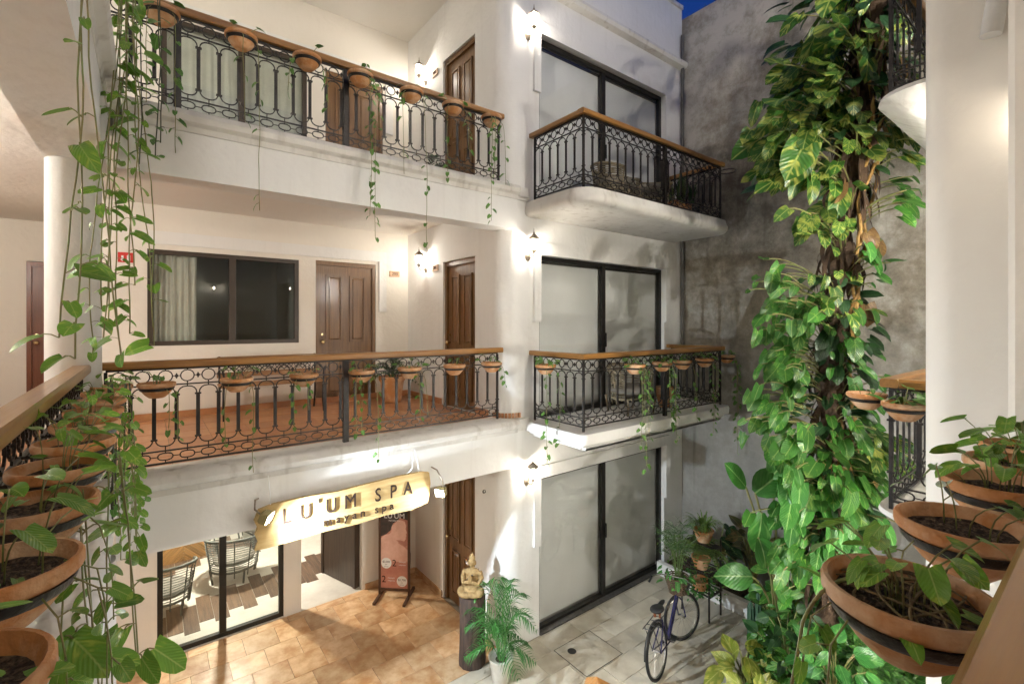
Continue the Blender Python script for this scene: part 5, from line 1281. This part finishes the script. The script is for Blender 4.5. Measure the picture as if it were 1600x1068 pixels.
# basket woven from cane
f = MB(); bc = (.99, 0)
for k in range(9):
    z = .72 + .23*k/8; s_ = .11 + .04*k/8; f.tube([(bc[0] + s_*1.05*math.cos(a), s_*1.2*math.sin(a), z) for a in [2*PI*i/18 for i in range(18)]], .0105, 4, True)
for i in range(18):
    a = 2*PI*i/18; f.tube([(bc[0]+.115*math.cos(a), .132*math.sin(a), .72), (bc[0]+.157*math.cos(a), .18*math.sin(a), .96)], .006, 4)
f.lathe([(.0, .715), (.115, .715)], 14, (bc[0], 0, 0), cap=False); f.lathe([(.0, .90), (.138, .90)], 14, (bc[0], 0, 0), cap=False); f.xf(LX); tag(f.build('basket', mat('dark_cane', (.07, .042, .022), .8, (.13, .08, .045), 25, .4), bk), kind='stuff')
# papyrus growing in the basket: rests in it, so a thing of its own
ang = R(14); bp_ = Vector((4.97 + .9*.99*math.cos(ang), 3.49 + .9*.99*math.sin(ang) + .10, .81))
pp = thing('papyrus_plant', 'fine grassy papyrus growing out of the bicycle basket', 'plant', bp_)
b = MB()
for i in range(30):
    a = random.uniform(0, 2*PI); o = Vector((math.cos(a), math.sin(a), 0)); h = random.uniform(.3, .72); tip = o*random.uniform(.05, .30) + Vector((0, 0, h)); b.tube(bezier(o*.03, o*.05 + Vector((0, 0, h*.7)), tip, 4), .003, 4)
    for j in range(14):
        a2 = random.uniform(0, 2*PI); q = Vector((math.cos(a2), math.sin(a2), random.uniform(.2, 1.1))); l_ = random.uniform(.1, .22); b.blade([tip, tip + q*l_*.6, tip + q*l_ - Vector((0, 0, l_*.4))], .0028, q.cross(Vector((0, 0, 1))))
tag(b.build('umbels', mat_leaf('papyrus_leaf', (.05, .12, .035), (.13, .22, .07), (.13, .2, .06), .4), pp), kind='stuff')
b = MB()
for i in range(45):
    a = random.uniform(0, 2*PI); o = Vector((math.cos(a), math.sin(a), 0)); b.leaf(o*random.uniform(.05, .24) + Vector((0, 0, random.uniform(-.12, .14))), o + Vector((0, 0, -.5)) + rv(.4), Vector((0, 0, 1)) + rv(.5), random.uniform(.06, .11), rows=3)
tag(b.build('trailing_leaves', LEAFB, pp), kind='stuff')

# ================================================================== plant stand with three pots
ps_ = thing('plant_stand', 'black metal tiered plant stand by the white kerb', 'plant stand', (6.62, 3.92, .005))
for (x, y, h) in ((-.16, -.22, .72), (.16, -.22, 1.12), (-.16, .22, .72), (.16, .22, 1.12)): MB().tube([(x, y, 0), (x, y, h)], .014, 6).build('leg', IRON, ps_)
for (z, x0, x1) in ((.38, -.16, .16), (.70, -.16, .16), (1.02, .0, .16)):
    b = MB(); b.box(x0-.02, x1+.02, -.24, -.215, z-.02, z); b.box(x0-.02, x1+.02, .215, .24, z-.02, z)
    for k in range(5): b.box(x0 + (x1-x0)*k/4 - .012, x0 + (x1-x0)*k/4 + .012, -.2149, .2149, z-.014, z-.002)
    b.build('shelf', IRON, ps_)
def stand_pot(loc, label, r, h):
    t = thing('potted_plant', label, 'potted plant', loc, 0, 'pots on the plant stand')
    MB().lathe([(.0, 0), (r*.65, 0), (r, h*.85), (r*1.08, h*.86), (r*1.08, h), (r*.95, h), (r*.9, h*.86), (.0, h*.84)], 20, cap=False).build('pot', TERRA, t, smooth='auto')
    return t
t = stand_pot((6.74, 3.95, 1.026), 'terracotta pot of fine ferny leaves on top of the plant stand', .14, .18)
b = MB()
for i in range(110):
    a = random.uniform(0, 2*PI); o = Vector((math.cos(a), math.sin(a), 0)); p = o*random.uniform(0, .08) + Vector((0, 0, .16)); l_ = random.uniform(.16, .34)
    b.blade(bezier(p, p + o*l_*.4 + Vector((0, 0, l_)), p + o*l_ + Vector((0, 0, l_*random.uniform(.1, .7))), 4), .008, o)
tag(b.build('foliage', FERNG, t), kind='stuff')
t = stand_pot((6.55, 3.88, .706), 'sword fern with arching pale fronds on the middle tier of the plant stand', .13, .17)
for i in range(30):
    a = 2*PI*i/30 + random.uniform(-.1, .1); o = Vector((math.cos(a), math.sin(a), 0)); b = MB(); l_ = random.uniform(.36, .62); pts = bezier(Vector((0, 0, .15)), o*l_*.45 + Vector((0, 0, .15 + l_*.75)), o*l_ + Vector((0, 0, .15 - l_*random.uniform(-.2, .8))), 16)
    for j in range(2, 17):
        T = (pts[min(j+1, 16)] - pts[j-1]).normalized(); S = T.cross(Vector((0, 0, 1))); S = S.normalized() if S.length > .05 else o.cross(Vector((0, 0, 1)))
        for s_ in (-1, 1): b.blade([pts[j], pts[j] + S*s_*.035 + T*.008, pts[j] + S*s_*.07*(1 - .6*j/16) + T*.016], .013, Vector((0, 0, 1)))
    tag(b.build('frond', FERNG, t), kind='stuff')
t = stand_pot((6.55, 3.90, .386), 'small leaved trailing plant on the lowest tier of the plant stand', .13, .15)
b = MB()
for i in range(200):
    a = random.uniform(0, 2*PI); o = Vector((math.cos(a), math.sin(a), 0)); b.leaf(o*random.uniform(.03, .28) + Vector((0, 0, .17 + random.uniform(-.25, .1))), o + Vector((0, 0, -.4)) + rv(.4), Vector((0, 0, 1)) + rv(.5), random.uniform(.03, .06), rows=3)
tag(b.build('foliage', PALMG, t), kind='stuff')
# wooden lantern post whose peaked cap shows at the bottom edge
c_ = at(932, 1056, 4.6)
wp = thing('wooden_post', 'peaked orange wooden post cap at the bottom edge of the courtyard', 'post', (c_.x, c_.y, .004), R(30))
WPW = mat_wood('post_wood', (.46, .22, .06), (.32, .14, .04), .4, 2, 2.)
MB().box(-.06, .06, -.06, .06, 0, c_.z - .14).build('shaft', WPW, wp)
b = MB(); z = c_.z - .139; b.add([(-.13, -.13, z), (.13, -.13, z), (.13, .13, z), (-.13, .13, z), (0, 0, z + .135)], [(3, 2, 1, 0), (0, 1, 4), (1, 2, 4), (2, 3, 4), (3, 0, 4)]); b.build('peaked_cap', WPW, wp)
# dark wall junction pipe in the corner of the grey wall
o = MB().tube([(7.74, 4.95, 3.9), (7.74, 4.95, 9.6)], .03, 8).build('rain_pipe', mat('grey_pipe', (.12, .11, .095), .7), None, smooth='auto'); tag(o, 'dark rain pipe in the corner of the grey wall and the white facade', 'pipe')
